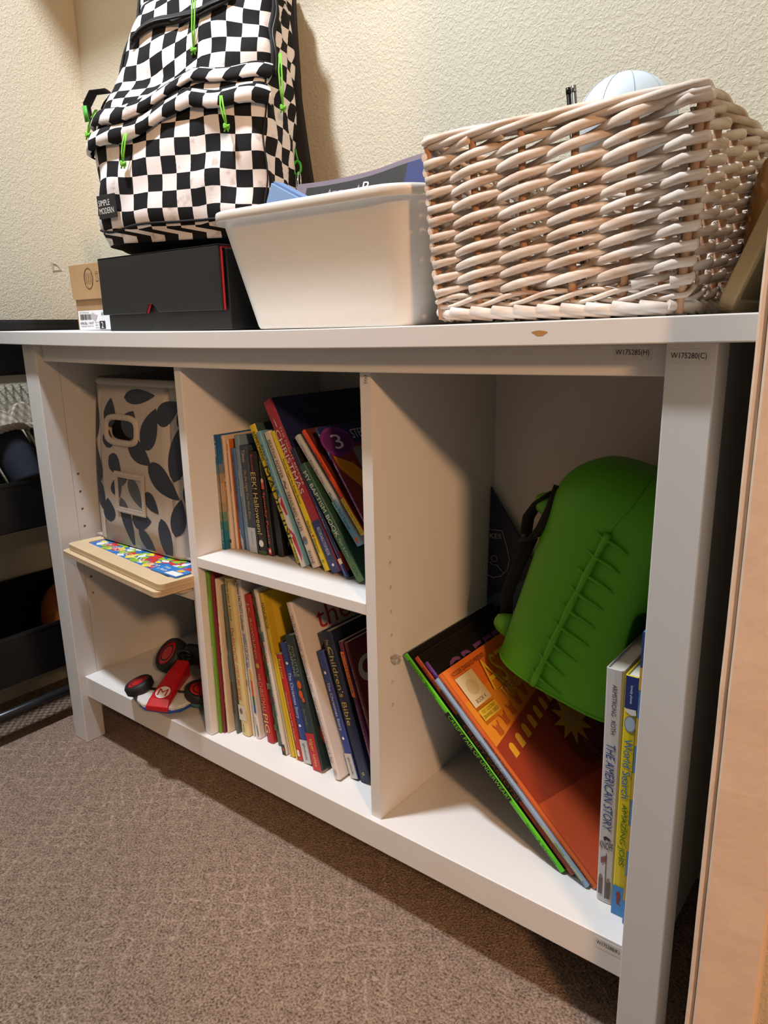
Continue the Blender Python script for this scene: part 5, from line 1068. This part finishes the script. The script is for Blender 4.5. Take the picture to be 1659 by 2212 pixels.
# ---------------------------------------------------------------- black rack against the left wall
RKX0, RKX1, RY0, RY1 = -0.246, -0.073, -0.32, 0.27
M_rack = mat('black_coated_metal', '#0c0c0d', 0.38, (300, 0.05, 0.0004))
rk = thing('tiered_rack', 'black three-tier metal rack between the bookcase and the left wall', 'rack', (0, 0, 0))
def rack_tray(z0, z1, zback, solid=False):
    b = MB(); t = 0.0012
    b.box(RKX1 - t, RKX1, RY0, RY1, z0, z1); b.box(RKX0, RKX0 + t, RY0, RY1, z0, zback); b.box(RKX0, RKX1, RY0, RY0 + t, z0, z1); b.box(RKX0, RKX1, RY1 - t, RY1, z0, z1)
    if solid: b.box(RKX0, RKX1, RY0, RY1, z0, z0 + t)
    o = b.build('tray', M_rack, rk)
    b = MB()
    for (x0, x1, y0, y1, zz) in ((RKX1 - 0.004, RKX1 + 0.001, RY0, RY1, z1), (RKX0 - 0.001, RKX0 + 0.004, RY0, RY1, zback), (RKX0, RKX1, RY0 - 0.001, RY0 + 0.004, z1), (RKX0, RKX1, RY1 - 0.004, RY1 + 0.001, z1)):
        b.box(x0, x1, y0, y1, zz - 0.006, zz)
    b.build('tray_rim', mat('black_rim', '#1a1a1b', 0.3), o)
    b = MB()
    for k in range(-16, 50):
        for s in (1, -1):
            # diagonal wires of the mesh floor, clipped to the tray
            c = RY0 + k * 0.0155 if s == 1 else RY0 + k * 0.0155
            p0_ = Vector((RKX0 + 0.003, c if s == 1 else c + (RKX1 - RKX0), z0 + 0.001)); p1_ = Vector((RKX1 - 0.003, c + (RKX1 - RKX0) if s == 1 else c, z0 + 0.001))
            ts = []
            for t_ in (0, 1):
                ts.append(t_)
            def clip(a, c_):
                lo, hi = 0.0, 1.0; dy = c_.y - a.y
                for lim, sg in ((RY0 + 0.003, 1), (RY1 - 0.003, -1)):
                    if abs(dy) < 1e-9: continue
                    tt_ = (lim - a.y) / dy
                    if sg * dy > 0: lo = max(lo, tt_)
                    else: hi = min(hi, tt_)
                return lo, hi
            lo, hi = clip(p0_, p1_)
            if hi - lo > 0.02: b.tube([p0_.lerp(p1_, lo), p0_.lerp(p1_, hi)], 0.0012, 4, smooth=False)
    b.build('mesh_floor', M_rack, o)
    return o
rack_tray(0.704, 0.8015, 0.8015); rack_tray(0.415, 0.509, 0.509, True); rack_tray(0.118, 0.2165, 0.272)
for x_ in (RKX0 + 0.006, RKX1 - 0.006):
    for y_ in (RY0 - 0.006, RY1 + 0.008):
        b = MB(); b.tube([(x_, y_, 0.0), (x_, y_, 0.83)], 0.0085, 12); b.build('leg', M_rack, rk)
b = MB(); b.tube([(RKX1 - 0.006, RY0 - 0.006, 0.062), (RKX1 - 0.006, RY1 + 0.008, 0.062)], 0.0085, 12); b.build('foot_bar', mat('grey_tube', '#3a3c40', 0.3, metal=0.6), rk)
b = MB(); b.tube([(RKX0 + 0.006, RY0 - 0.006, 0.062), (RKX0 + 0.006, RY1 + 0.008, 0.062)], 0.0085, 12); b.build('foot_bar', mat('grey_tube', '#3a3c40', 0.3, metal=0.6), rk)

# shoes in the middle tray
M_sole = mat('cream_rope_sole', '#B5AC9C', 0.85, (350, 0.6, 0.0015)); M_nvy = mat('navy_knit', '#0E1424', 0.9, (400, 0.5, 0.001)); M_blk = mat('black_knit', '#141414', 0.9, (400, 0.5, 0.001)); M_ropew = mat('white_rope', '#A7A196', 0.9, (500, 0.5, 0.001))
def sandal(label, loc, rot, flip):
    r = thing('rope_sandal', label, 'sandal', loc, rot)
    out = lambda k: [((0.034 + 0.006 * sin(t)) * cos(t), 0.090 * sin(t), 0) for t in [2 * pi * i / 36 for i in range(36)]]
    base = out(0)
    b = MB(); b.loft([[(x * k_, y * k_, zz) for x, y, _ in base] for zz, k_ in ((0, 0.94), (0.003, 1.0), (0.018, 1.0), (0.021, 0.96))]); b.build('sole', M_sole, r)
    b = MB()
    for i in range(11):
        pass
    rings = []
    for i in range(15):
        v = -0.05 + 0.10 * i / 14; wv = 0.036 * (1 - 0.2 * abs(v) / 0.05)
        rings.append([(wv * cos(a), v - 0.02, 0.020 + 0.040 * sin(a)) for a in [pi * k / 12 for k in range(13)]])
    b.loft(rings, 0, False, False, True, False); o = b.build('upper', M_nvy if flip else M_blk, r); md = o.modifiers.new('solid', 'SOLIDIFY'); md.thickness = 0.003
    for s in (0, 1, 2):
        b = MB()
        b.tube([(0.039 * cos(a) , 0.032 + 0.004 * sin(8 * a + s * 2.1), 0.022 + 0.042 * sin(a) + 0.003 * cos(8 * a + s * 2.1)) for a in [pi * k / 30 for k in range(31)]], 0.0036, 7); b.build('braid', M_ropew, r)
    b = MB(); b.tube([(0.036, 0.030, 0.030), (0.040, -0.02, 0.034), (0.034, -0.07, 0.026)], 0.006, 8, flat=0.4); b.build('strap', M_sole, r); b = MB(); b.tube([(-0.036, 0.030, 0.030), (-0.040, -0.02, 0.034), (-0.034, -0.07, 0.026)], 0.006, 8, flat=0.4); b.build('strap', M_sole, r)
    return r
sandal('navy and cream rope sandal standing on its toe in the middle tray of the rack', (-0.152, 0.030, 0.548), (radians(62), radians(-12), radians(75)), True)
sandal('black and white rope sandal lying behind the cream-soled one in the rack', (-0.205, 0.075, 0.552), (radians(76), radians(8), radians(95)), False)
tb = thing('stand_in_ball', 'plain dark orange-brown ball standing in for a toy in the lowest tray of the rack', 'ball', (-0.150, 0.118, 0.1195 + 0.0765))  # plain round stand-in for a toy that is left out
b = MB(); rb = 0.0765
b.loft([[(0.90 * rb * sin(a) * cos(t), rb * sin(a) * sin(t), -rb * cos(a)) for t in [2 * pi * k / 40 for k in range(40)]] for a in [0.02 + (pi - 0.04) * i / 24 for i in range(25)]]); b.build('ball_skin', mat('brown_vinyl', '#8A4A16', 0.45), tb)
